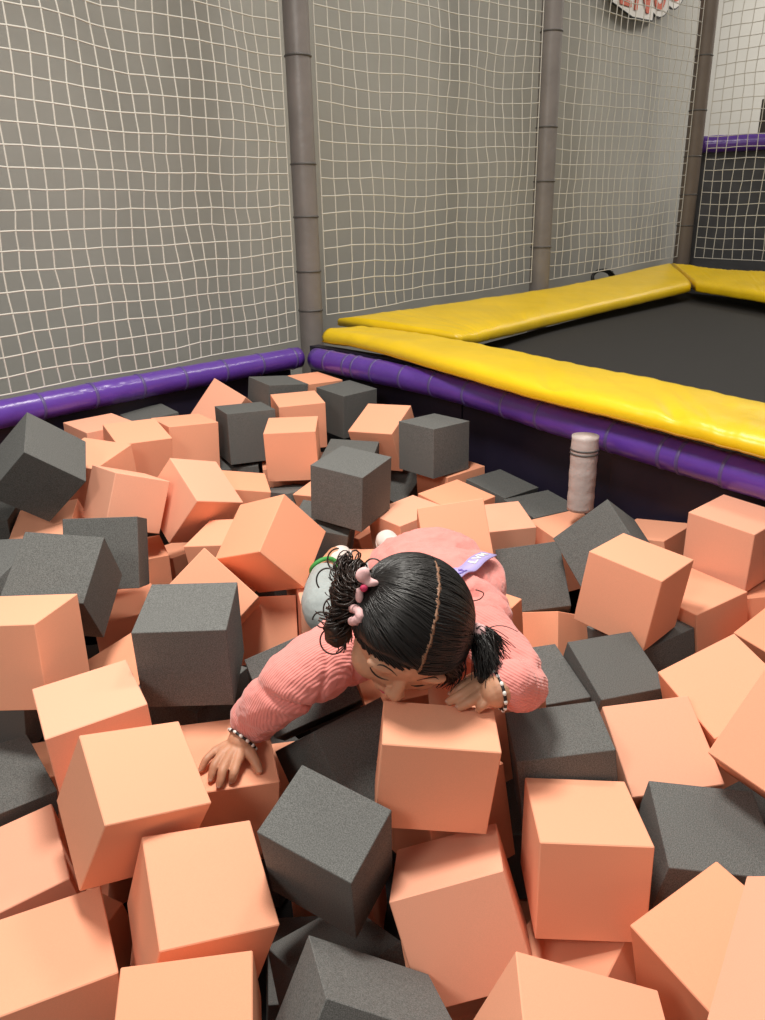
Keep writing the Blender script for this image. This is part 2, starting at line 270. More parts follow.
CUBES=[
('1','G',-0.8458,1.8318,0.8439,-0.7278,0.5409,-0.1221,-0.4036,0.1603,0.1595,0.1606),
('2','G',-1.0377,1.9249,0.6590,-0.0678,-0.0136,0.9910,0.1150,0.1573,0.1614,0.1613),
('3','G',-0.8561,1.6028,0.6288,-0.1034,-0.1666,-0.9733,-0.1193,0.1603,0.1606,0.1601),
('4','G',-0.6566,1.4433,0.7082,0.6577,-0.3277,-0.5934,0.3286,0.1539,0.1519,0.1631),
('5','G',-0.6377,1.6505,0.6883,0.3481,-0.6253,0.5482,0.4329,0.1607,0.1597,0.1599),
('6','O',-0.6658,1.9200,0.5016,-0.0057,0.8386,-0.5446,-0.0037,0.1553,0.1509,0.1615),
('7','O',-0.6625,1.8894,0.7357,0.0410,-0.4135,-0.8901,0.1875,0.1509,0.1470,0.1400),
('8','O',-0.7949,2.0507,0.7426,-0.0494,0.5668,-0.8197,-0.0661,0.1596,0.1599,0.1609),
('9','O',-0.6648,1.2436,0.6734,-0.0246,-0.0407,-0.9967,0.0658,0.1611,0.1596,0.1610),
('10','G',-0.8305,2.0593,0.4310,0.6784,-0.1712,0.1213,0.7041,0.1564,0.1549,0.1654),
('11','O',-0.8728,2.3533,0.7495,-0.0146,0.3854,0.9226,0.0059,0.1597,0.1630,0.1579),
('12','O',-0.7283,2.2357,0.7536,0.0915,-0.4771,-0.8735,-0.0309,0.1546,0.1588,0.1584),
('13','O',-0.6258,2.4035,0.7397,-0.0086,0.4641,0.8853,-0.0294,0.1600,0.1617,0.1564),
('14','G',-0.7873,2.5913,0.7222,0.0081,0.4608,0.8868,0.0350,0.1593,0.1588,0.1598),
('15','O',-0.5297,2.6517,0.7704,-0.0844,0.5710,-0.5769,0.5780,0.1585,0.1614,0.1578),
('16','G',-0.4422,2.4783,0.7534,-0.0118,-0.5375,-0.8430,0.0176,0.1594,0.1592,0.1655),
('17','G',-0.3786,2.8074,0.7814,0.0438,-0.4556,-0.8884,0.0348,0.1602,0.1601,0.1595),
('18','O',-0.2596,2.9672,0.7577,0.0386,-0.4171,-0.9080,0.0009,0.1599,0.1592,0.1597),
('19','G',-0.1247,2.8202,0.7463,0.0261,-0.4120,-0.9105,-0.0253,0.1596,0.1590,0.1605),
('20','O',-0.2835,2.6190,0.7549,-0.0224,0.5962,0.8021,0.0260,0.1601,0.1597,0.1599),
('21','O',-0.2753,2.3440,0.7340,-0.0079,0.0121,-0.9994,-0.0307,0.1584,0.1591,0.1576),
('24','O',-0.4129,2.1291,0.6307,-0.0965,-0.1267,0.9870,0.0228,0.1419,0.1473,0.1469),
('26','O',-0.5113,1.9742,0.6976,0.3216,-0.3581,-0.8755,0.0420,0.1626,0.1598,0.1579),
('27','O',-0.3929,1.8264,0.5955,-0.0258,-0.7867,-0.6135,-0.0632,0.1566,0.1546,0.1441),
('28','O',-0.3872,1.5390,0.6128,-0.4293,0.8269,-0.2849,-0.2251,0.1598,0.1557,0.1596),
('29','O',-0.2662,1.6991,0.6801,-0.5660,0.5716,0.5874,-0.0887,0.1616,0.1556,0.1587),
('30','G',-0.0821,1.9652,0.7296,0.0351,-0.2466,-0.9673,-0.0471,0.1568,0.1609,0.1561),
('31','G',-0.0988,2.3574,0.6470,0.0131,-0.0829,-0.9937,-0.0742,0.1601,0.1585,0.1566),
('32','O',-0.3007,1.6704,0.4711,-0.0093,-0.1121,0.9671,-0.2281,0.1580,0.1569,0.1577),
('33','G',-0.3527,1.2411,0.6831,0.0067,0.0202,-0.9989,-0.0421,0.1608,0.1592,0.1604),
('35','O',-0.4888,1.0959,0.5911,-0.0178,-0.5063,-0.8620,-0.0182,0.1618,0.1590,0.1627),
('36','G',-0.1515,1.2618,0.5789,-0.2432,0.4937,0.7553,0.3558,0.1511,0.1683,0.1567),
('38','O',-0.3842,0.9361,0.5912,0.2263,-0.4648,-0.8553,0.0337,0.1546,0.1553,0.1542),
('39','G',-0.6916,1.1036,0.4310,0.0591,0.3400,-0.9352,-0.0797,0.1557,0.1593,0.1615),
('40','O',-0.5898,0.9653,0.3897,0.0552,-0.2485,0.9625,0.0936,0.1528,0.1606,0.1608),
('44','O',-0.4692,0.7841,0.3984,0.0229,0.2318,-0.9725,0.0046,0.1536,0.1614,0.1613),
('45','O',-0.2696,0.8236,0.4910,0.1780,-0.5369,-0.8246,0.0122,0.1628,0.1581,0.1618),
('46','O',-0.2411,0.6460,0.4780,-0.1115,0.7401,-0.6507,-0.1284,0.1388,0.1571,0.1541),
('47','G',-0.0851,0.8553,0.5662,0.0469,-0.2464,-0.9511,-0.1806,0.1445,0.1113,0.1882),
('48','O',0.0676,0.9198,0.6560,0.0657,-0.7120,-0.6991,0.0054,0.0931,0.1632,0.1557),
('49','G',-0.0750,0.8434,0.2963,0.0908,0.8779,-0.4489,0.1397,0.1569,0.1486,0.1716),
('50','G',-0.0353,0.6512,0.4859,0.0022,-0.6240,-0.7135,0.3186,0.1487,0.1746,0.1164),
('51','O',0.1013,0.8321,0.4749,0.1445,0.0148,0.9723,-0.1830,0.1593,0.1588,0.1554),
('52','O',0.2766,0.8675,0.5377,0.0435,0.7251,0.6847,-0.0590,0.1586,0.1502,0.1490),
('53','G',0.4589,0.8949,0.4956,-0.1040,0.7373,0.6654,0.0528,0.1437,0.1554,0.1658),
('54','O',0.4144,0.7198,0.4970,-0.0513,-0.5231,-0.8434,-0.1118,0.1338,0.1542,0.1505),
('55','O',0.4708,0.5774,0.6283,-0.0598,0.8448,-0.3448,0.4049,0.1617,0.1720,0.1610),
('56','O',0.1811,0.5805,0.5018,-0.1504,0.7140,0.6782,-0.0867,0.1252,0.1740,0.2120),
('57','G',0.3211,0.8453,0.2029,-0.2034,-0.5172,-0.8292,0.0593,0.1464,0.1654,0.1300),
('59','G',0.2810,1.0257,0.5582,0.0625,0.7150,0.6955,0.0350,0.1346,0.1514,0.1565),
('60','G',0.2967,1.2894,0.5037,-0.0169,-0.1279,0.9870,0.0963,0.1215,0.1522,0.1602),
('61','G',0.4319,1.2949,0.5281,0.1273,-0.6026,-0.7810,-0.1032,0.1424,0.1387,0.1592),
('62','O',0.5179,1.4490,0.6683,0.0628,-0.3669,-0.9281,0.0043,0.1601,0.1558,0.1611),
('64','O',0.0940,1.0369,0.4793,0.0454,-0.2617,0.9604,-0.0838,0.1526,0.1543,0.1720),
('65','O',0.4437,1.0755,0.5298,-0.1682,0.6444,0.7191,0.1982,0.1529,0.1501,0.1601),
('66','O',0.6073,1.1621,0.5697,0.0361,0.5979,0.7731,0.2086,0.1631,0.1593,0.1587),
('67','O',0.6009,0.9544,0.6494,0.0959,0.4220,0.8124,0.3908,0.1439,0.1595,0.1589),
('68','O',0.8493,1.3892,0.5383,0.0781,0.5168,0.8307,0.1920,0.1596,0.1598,0.1601),
('69','O',0.8116,1.6490,0.6854,-0.0025,0.4426,0.8959,0.0383,0.1597,0.1484,0.1484),
('70','O',0.7008,1.8491,0.5597,0.0801,0.3912,0.9162,-0.0317,0.1603,0.1599,0.1551),
('71','O',0.7002,1.5453,0.5363,-0.0602,-0.5359,-0.8409,-0.0463,0.1582,0.1493,0.1622),
('72','O',0.8835,1.5935,0.5262,0.0834,0.7631,0.6393,0.0458,0.1496,0.1552,0.1610),
('73','G',0.8890,1.7707,0.5842,-0.2704,-0.2173,0.6069,0.7151,0.1077,0.1573,0.1635),
('74','G',0.5363,1.6747,0.6480,0.4741,-0.6513,0.5910,-0.0435,0.1628,0.1589,0.1614),
('75','G',0.3752,1.7687,0.5241,0.0883,0.0020,0.9117,0.4012,0.1592,0.1671,0.1608),
('76','O',0.1917,1.4913,0.5404,-0.0718,0.4090,-0.9092,-0.0313,0.1626,0.1586,0.1615),
('77','O',0.3175,1.9688,0.5610,0.0129,-0.0723,0.9957,0.0571,0.1583,0.1577,0.1607),
('78','O',0.1749,1.7621,0.6536,-0.3691,0.6536,-0.5848,-0.3073,0.1603,0.1614,0.1600),
('79','O',0.5129,1.9729,0.5288,-0.0224,0.1862,-0.9820,-0.0235,0.1603,0.1590,0.1587),
('80','O',0.2149,2.1299,0.5694,-0.0261,0.4321,0.9003,0.0452,0.1601,0.1599,0.1589),
('81','O',0.0757,1.9890,0.5771,0.0521,0.4729,0.8789,0.0360,0.1599,0.1600,0.1570),
('82','O',-0.0368,2.2054,0.4678,-0.0942,-0.4571,-0.8792,-0.0957,0.1611,0.1579,0.1518),
('84','G',0.3657,2.2913,0.5469,0.0707,-0.4187,-0.9051,-0.0211,0.1624,0.1589,0.1599),
('85','G',0.4653,2.1296,0.5362,0.0074,-0.5445,-0.8384,-0.0220,0.1586,0.1599,0.1581),
('87','G',0.1672,2.3752,0.7268,0.0042,0.4183,0.9083,-0.0071,0.1583,0.1586,0.1569),
('88','O',0.0139,2.5227,0.7171,-0.0728,-0.2365,-0.9501,-0.1898,0.1638,0.1603,0.1550),
('89','G',0.0616,2.5593,0.5259,0.2720,-0.3809,0.8353,0.2886,0.1591,0.1620,0.1580),
('98','G',0.5636,1.4810,0.4842,-0.0772,0.2151,-0.9734,0.0183,0.1618,0.1547,0.1594),
('42','G',-0.0760,1.1690,0.4641,-0.1542,-0.8613,0.3673,-0.3155,0.1598,0.1596,0.1608),
('43','O',-0.2916,1.1100,0.4652,-0.0420,-0.1366,0.9881,0.0567,0.1722,0.1665,0.1679),
('22','O',-0.3180,2.4873,0.5826,-0.9955,-0.0400,0.0116,-0.0853,0.1597,0.1599,0.1587),
('23','G',-0.4834,2.4722,0.5808,-0.9974,-0.0122,0.0266,-0.0654,0.1592,0.1588,0.1586),
('25','G',-0.4881,2.2734,0.5041,-0.8867,-0.1400,-0.0646,-0.4358,0.1597,0.1587,0.1589),
('90','G',-0.2809,2.2429,0.5534,0.9091,-0.0912,0.0246,0.4058,0.1600,0.1502,0.1600),
('91','O',-0.1401,2.1792,0.6004,-0.8979,0.0139,0.1449,-0.4155,0.1581,0.1533,0.1572),
('92','G',-0.1700,1.9905,0.5629,0.9929,0.0583,0.0798,-0.0669,0.1600,0.1599,0.1600),
('37','O',-0.1236,1.6284,0.5126,-0.9942,0.0584,-0.0103,-0.0898,0.1599,0.1600,0.1598),
('58','O',0.2778,0.7999,0.3620,-0.9343,0.1087,0.1807,0.2874,0.1599,0.1600,0.1535),
('83','O',-0.0577,1.8041,0.5121,0.9979,-0.0594,0.0037,-0.0241,0.1600,0.1600,0.1600),
('86','O',0.2262,2.4073,0.5671,-0.9519,-0.0019,0.0219,-0.3056,0.1600,0.1596,0.1579),
('93','O',-1.1855,2.1474,0.6871,-0.9173,0.0152,-0.0130,-0.3977,0.1599,0.1596,0.1600),
('95','O',-0.8500,1.8581,0.6205,0.9810,0.1685,-0.0885,0.0366,0.1600,0.1600,0.1600),
('96','O',-0.6547,1.7523,0.4308,-0.9784,-0.0164,0.0107,-0.2058,0.1600,0.1590,0.1600),
('97','O',0.3861,1.5862,0.4480,-0.8977,0.2529,-0.1401,-0.3326,0.1600,0.1593,0.1591),
('34','G',-0.3867,1.3326,0.4725,-0.9704,-0.0278,-0.0001,0.2399,0.1600,0.1600,0.1600),
('63','O',0.1808,1.1798,0.5519,0.9648,-0.0177,-0.0276,0.2610,0.1457,0.1599,0.1600),
('f0','G',-0.4966,0.5650,0.1004,0.8168,-0.0362,-0.0861,0.5693,0.1600,0.1600,0.1600),
('f1','G',-0.1690,1.8293,0.1032,0.9589,-0.0428,-0.0950,0.2641,0.1600,0.1600,0.1600),
('f2','O',-0.7066,1.8376,0.1010,-0.7098,-0.0902,0.0140,-0.6985,0.1600,0.1600,0.1600),
('f3','O',-0.1189,2.3284,0.0974,0.8673,0.0824,0.0182,0.4906,0.1600,0.1600,0.1600),
('f4','G',0.6670,1.4792,0.0852,0.9676,0.0120,0.0103,0.2520,0.1600,0.1600,0.1600),
('f5','G',-0.3799,2.7794,0.0978,0.9338,0.0606,-0.0532,0.3485,0.1600,0.1600,0.1600),
('f6','O',-0.0757,0.4425,0.0969,0.8089,0.0275,-0.0766,0.5822,0.1600,0.1600,0.1600),
('f7','G',0.5133,0.9580,0.0925,0.9578,-0.0137,-0.0501,0.2826,0.1600,0.1600,0.1600),
('f8','O',-0.1004,1.2092,0.0934,0.9969,-0.0368,-0.0380,-0.0574,0.1600,0.1600,0.1600),
('f9','G',0.1200,2.4419,0.0913,0.9306,-0.0382,-0.0321,0.3627,0.1600,0.1600,0.1600),
('f10','G',0.1728,1.8883,0.1065,0.9037,0.0778,0.1027,0.4084,0.1600,0.1600,0.1600),
('f11','O',0.7844,0.9675,0.0912,-0.7357,0.0435,-0.0126,-0.6758,0.1600,0.1600,0.1600),
('f12','G',-0.9603,1.4375,0.0904,-0.9743,0.0162,0.0360,-0.2217,0.1600,0.1600,0.1600),
('f13','O',-0.4369,0.4927,0.2703,-0.9033,-0.0330,0.0433,-0.4255,0.1600,0.1600,0.1600),
('f14','O',0.0286,0.6360,0.0984,0.9190,0.0374,0.0708,0.3861,0.1600,0.1600,0.1600),
('f15','O',0.4981,0.6081,0.1075,0.9906,0.0551,0.1255,-0.0003,0.1600,0.1600,0.1600),
('f16','G',-1.0643,1.6566,0.1045,-0.9585,-0.0570,0.1369,-0.2435,0.1600,0.1600,0.1600),
('f17','O',-0.3939,2.6116,0.2518,-0.9869,0.0180,0.0302,-0.1575,0.1600,0.1600,0.1600),
('f18','O',-0.1150,2.4524,0.2728,-0.8132,0.0321,-0.0341,-0.5801,0.1600,0.1600,0.1600),
('f19','G',0.0354,1.4955,0.0854,0.9462,0.0164,-0.0058,0.3230,0.1600,0.1600,0.1600),
('f20','G',-0.0476,2.7401,0.0979,-0.8512,0.0289,0.0690,-0.5195,0.1600,0.1600,0.1600),
('f21','O',-0.6080,1.1049,0.0997,-0.8486,-0.0710,0.0954,-0.5156,0.1600,0.1600,0.1600),
('f22','G',0.7500,1.4340,0.2466,0.9458,0.0451,-0.0016,0.3216,0.1600,0.1600,0.1600),
('f23','G',-1.1294,2.0157,0.1008,-0.6861,0.0933,0.0531,-0.7196,0.1600,0.1600,0.1600),
('f24','O',0.2927,1.4086,0.0902,-0.8359,-0.0406,-0.0099,-0.5473,0.1600,0.1600,0.1600),
('f25','O',-0.5753,2.1370,0.0988,0.6861,-0.0146,-0.0812,0.7228,0.1600,0.1600,0.1600),
('f26','O',0.4411,0.4463,0.2849,-0.6282,0.0458,-0.0218,-0.7764,0.1600,0.1600,0.1600),
('f27','O',0.5087,1.6337,0.0991,-0.9109,0.0666,-0.0591,-0.4029,0.1600,0.1600,0.1600),
('f28','G',-1.0347,1.5451,0.2951,0.9819,-0.1028,-0.0428,0.1530,0.1600,0.1600,0.1600),
('f29','O',0.3046,1.1583,0.1002,0.7451,-0.0881,0.0750,0.6569,0.1600,0.1600,0.1600),
('f30','G',0.2002,2.2468,0.1243,-0.9948,0.0904,0.0455,-0.0134,0.1600,0.1600,0.1600),
('f31','G',-0.3108,1.6045,0.1115,0.8969,0.1269,-0.0854,0.4149,0.1600,0.1600,0.1600),
('f32','O',0.1954,2.0028,0.2861,0.7662,-0.0229,-0.0117,0.6420,0.1600,0.1600,0.1600),
('f33','O',0.5779,0.8947,0.2719,0.7683,0.0312,0.0565,0.6368,0.1600,0.1600,0.1600),
('f34','G',-0.6727,0.8755,0.0941,0.9854,0.0686,0.0237,0.1539,0.1600,0.1600,0.1600),
('f35','O',-0.3994,1.0229,0.0974,0.9907,0.0028,0.0993,0.0927,0.1600,0.1600,0.1600),
('f36','G',-0.2907,0.6090,0.0871,0.9831,0.0241,0.0135,0.1811,0.1600,0.1600,0.1600),
('f37','O',0.2458,0.4747,0.0839,0.7356,-0.0096,0.0081,0.6773,0.1600,0.1600,0.1600),
('f38','O',-0.1365,2.1073,0.0965,-0.7639,-0.0732,-0.0120,-0.6411,0.1600,0.1600,0.1600),
('f39','G',-0.6668,2.5228,0.0876,0.8446,0.0235,0.0232,0.5343,0.1600,0.1600,0.1600),
('f40','O',0.3671,1.8845,0.2413,-0.7411,0.0337,-0.0868,-0.6649,0.1600,0.1600,0.1600),
('f41','O',-0.4100,2.9041,0.2797,-0.8585,-0.0470,0.0054,-0.5106,0.1600,0.1600,0.1600),
('f42','O',-0.3216,2.9651,0.4468,-0.7990,-0.0102,-0.0071,-0.6012,0.1600,0.1600,0.1600),
('f43','O',-0.7690,1.6286,0.1005,-0.7342,-0.0100,-0.0909,-0.6727,0.1600,0.1600,0.1600),
('f44','G',-0.4632,2.7169,0.4214,0.9953,0.0666,-0.0622,0.0338,0.1600,0.1600,0.1600),
('f45','O',0.0215,1.6375,0.2573,0.9944,0.0151,-0.0512,0.0908,0.1600,0.1600,0.1600),
('f46','O',-0.6223,1.3482,0.1015,0.8463,-0.0465,0.1106,0.5190,0.1600,0.1600,0.1600),
('f47','G',0.9277,1.2622,0.0979,-0.6416,0.0792,-0.0300,-0.7624,0.1600,0.1600,0.1600),
('f48','O',0.5767,1.5545,0.2800,0.9623,-0.0845,0.0895,0.2424,0.1600,0.1600,0.1600),
('f49','G',0.7310,1.2222,0.0936,0.9928,0.0559,0.0243,0.1034,0.1600,0.1600,0.1600),
('f50','O',0.9627,1.2765,0.2868,0.7499,0.0600,-0.0259,0.6583,0.1600,0.1600,0.1600),
('f51','G',0.2020,1.1786,0.2842,-0.9991,-0.0153,-0.0308,-0.0234,0.1600,0.1600,0.1600),
('f52','O',-0.9353,1.7594,0.2820,-0.9093,0.0546,-0.0490,-0.4096,0.1600,0.1600,0.1600),
('f53','G',-0.4464,2.0583,0.2707,0.9924,-0.0102,0.0013,0.1230,0.1600,0.1600,0.1600),
('f54','O',0.4971,1.2828,0.0939,0.9619,-0.0371,-0.0449,0.2670,0.1600,0.1600,0.1600),
('f55','G',0.7163,1.8204,0.1000,-0.7698,0.0849,-0.0174,-0.6324,0.1600,0.1600,0.1600),
('f56','O',0.0635,1.3742,0.2595,0.8790,-0.0452,-0.1069,0.4624,0.1600,0.1600,0.1600),
('f57','G',-1.1037,1.7288,0.4554,0.8852,0.0407,0.0010,0.4634,0.1600,0.1600,0.1600),
('f58','O',0.3500,2.1976,0.3018,0.7524,0.0227,0.0177,0.6581,0.1600,0.1600,0.1600),
('f59','G',-0.7795,2.2955,0.0899,0.9979,-0.0200,0.0356,0.0510,0.1600,0.1600,0.1600),
('f60','G',0.6387,0.7077,0.3166,0.9795,-0.0754,-0.0900,0.1637,0.1600,0.1600,0.1600),
('f61','O',-0.7342,1.3182,0.2839,0.9920,-0.0637,-0.0223,0.1071,0.1600,0.1600,0.1600),
('f62','O',-0.3457,0.8183,0.0959,0.7227,0.0706,0.0479,0.6859,0.1600,0.1600,0.1600),
('f63','O',-0.9426,1.2717,0.2521,-0.8772,-0.0504,-0.0432,-0.4755,0.1600,0.1600,0.1600),
('f64','O',-1.2537,1.8614,0.2487,-0.9869,-0.0525,0.0017,-0.1522,0.1600,0.1600,0.1600),
('f65','G',-0.1122,2.7795,0.2735,0.9616,0.0450,0.0106,0.2706,0.1600,0.1600,0.1600),
('f66','O',-0.0164,0.4759,0.2732,0.8229,-0.0035,-0.0033,0.5681,0.1600,0.1600,0.1600),
('f67','G',-0.6149,2.5926,0.2803,0.9495,-0.0410,-0.1331,0.2813,0.1600,0.1600,0.1600),
('f68','O',-0.2525,0.6227,0.2623,-0.9907,-0.0736,0.0282,-0.1111,0.1600,0.1600,0.1600),
('f69','O',-1.0539,2.0960,0.2800,-0.8909,-0.0324,-0.0290,-0.4521,0.1600,0.1600,0.1600),
('f70','O',-0.8461,2.3857,0.2620,0.9922,0.0270,-0.0282,0.1184,0.1600,0.1600,0.1600),
('f71','O',0.5791,1.8797,0.2547,-0.9691,0.0022,0.0397,-0.2436,0.1600,0.1600,0.1600),
('f72','O',-0.5160,1.3268,0.2705,0.7359,-0.0753,0.0522,0.6709,0.1600,0.1600,0.1600),
('f73','O',-0.3245,2.2297,0.0982,-0.9447,0.0750,-0.0240,-0.3184,0.1600,0.1600,0.1600),
('f74','G',-0.8390,1.5074,0.4069,0.7859,0.0979,0.0330,0.6096,0.1600,0.1600,0.1600),
('f75','G',-0.8044,2.4363,0.4409,-0.7304,0.0488,-0.0772,-0.6769,0.1600,0.1600,0.1600),
('f76','G',-0.6030,2.3527,0.2606,-0.9740,0.0918,-0.1700,-0.1185,0.1600,0.1600,0.1600),
('f77','G',0.6940,1.2222,0.2800,-0.9044,0.0639,0.0948,-0.4111,0.1600,0.1600,0.1600),
('f78','G',0.9533,1.4711,0.0943,0.6997,-0.0605,-0.0289,0.7113,0.1600,0.1600,0.1600),
('f79','O',0.0951,0.9751,0.0957,0.9962,0.0127,-0.0847,0.0150,0.1600,0.1600,0.1600),
('f80','G',-0.2890,1.3642,0.0915,-0.8150,0.0455,-0.0028,-0.5777,0.1600,0.1600,0.1600),
('f81','G',0.9833,1.4652,0.2700,-0.9972,-0.0217,0.0355,-0.0616,0.1600,0.1600,0.1600),
('f82','O',0.8381,1.0498,0.2525,0.9690,-0.0568,0.0472,0.2357,0.1600,0.1600,0.1600),
('f83','O',-0.5262,1.5820,0.1644,0.8744,0.1354,0.0339,0.4647,0.1600,0.1600,0.1600),
('f84','O',-0.3470,2.3338,0.2563,-0.9219,0.0343,0.0020,-0.3859,0.1600,0.1600,0.1600),
('f85','O',-0.8399,1.0847,0.0959,0.7584,0.0461,-0.0704,0.6463,0.1600,0.1600,0.1600),
('f86','G',0.4283,1.0838,0.2829,-0.9841,0.0669,-0.0069,-0.1644,0.1600,0.1600,0.1600),
('f87','O',0.3942,1.4090,0.2557,-0.9757,-0.0374,0.0288,-0.2140,0.1600,0.1600,0.1600),
('f88','O',-0.1196,2.0411,0.2653,-0.9947,-0.0732,0.0393,-0.0601,0.1600,0.1600,0.1600),
('f89','G',-0.8364,2.0647,0.0950,0.9775,-0.0374,0.0540,0.2003,0.1600,0.1600,0.1600),
('f90','O',0.8482,1.6081,0.2491,-0.9464,-0.0196,0.0553,-0.3175,0.1600,0.1600,0.1600),
('f91','G',-0.3959,1.8140,0.1086,0.6743,0.1329,0.0577,0.7241,0.1600,0.1600,0.1600),
('f92','O',-0.3632,1.0914,0.2772,0.9793,0.0943,0.0215,0.1776,0.1600,0.1600,0.1600),
('f93','O',-0.5457,1.4839,0.4393,-0.8994,-0.0688,0.0487,-0.4290,0.1600,0.1600,0.1600),
('f94','O',0.2177,1.6059,0.0939,0.7434,0.0530,-0.0361,0.6658,0.1600,0.1600,0.1600),
('f95','O',0.2087,2.3961,0.2887,0.8173,0.0197,-0.0047,0.5759,0.1600,0.1600,0.1600),
('f96','O',-0.2638,1.3088,0.2650,0.9945,0.0180,0.0142,0.1025,0.1600,0.1600,0.1600),
('f97','G',-0.2953,1.8402,0.2725,0.9038,-0.0065,0.0537,0.4244,0.1600,0.1600,0.1600),
('f98','O',1.0609,1.4192,0.4489,-0.9965,0.0744,0.0061,-0.0369,0.1600,0.1600,0.1600),
('f99','G',-0.3747,2.0008,0.4386,-0.7254,0.0281,-0.0105,-0.6876,0.1600,0.1600,0.1600),
('f100','O',0.2138,0.5319,0.2508,-0.8165,-0.0183,-0.0052,-0.5770,0.1600,0.1600,0.1600),
('f101','O',0.3151,0.6562,0.0953,0.9961,0.0872,-0.0063,0.0077,0.1600,0.1600,0.1600),
('f102','O',-1.1991,2.0501,0.4446,0.9700,-0.0085,-0.0762,0.2306,0.1600,0.1600,0.1600),
('f103','G',-0.1481,1.0206,0.0972,-0.9951,-0.0524,-0.0516,-0.0665,0.1600,0.1600,0.1600),
('f104','G',0.2427,1.6690,0.2780,-0.8608,0.0301,0.0689,-0.5033,0.1600,0.1600,0.1600),
('f105','O',0.3382,2.0645,0.0959,-0.9622,0.0560,-0.0322,-0.2644,0.1600,0.1600,0.1600),
('f106','G',-0.1604,2.7276,0.4656,0.7021,-0.0009,0.1510,0.6959,0.1600,0.1600,0.1600),
('f107','O',-0.6261,2.1647,0.3934,0.8796,-0.0878,-0.0126,0.4673,0.1600,0.1600,0.1600),
('f108','G',-0.6776,2.6416,0.4591,-0.9901,-0.0536,0.0214,-0.1279,0.1600,0.1600,0.1600),
('f109','G',-1.0159,2.2314,0.4432,0.9739,-0.0461,0.0168,0.2215,0.1600,0.1600,0.1600)]
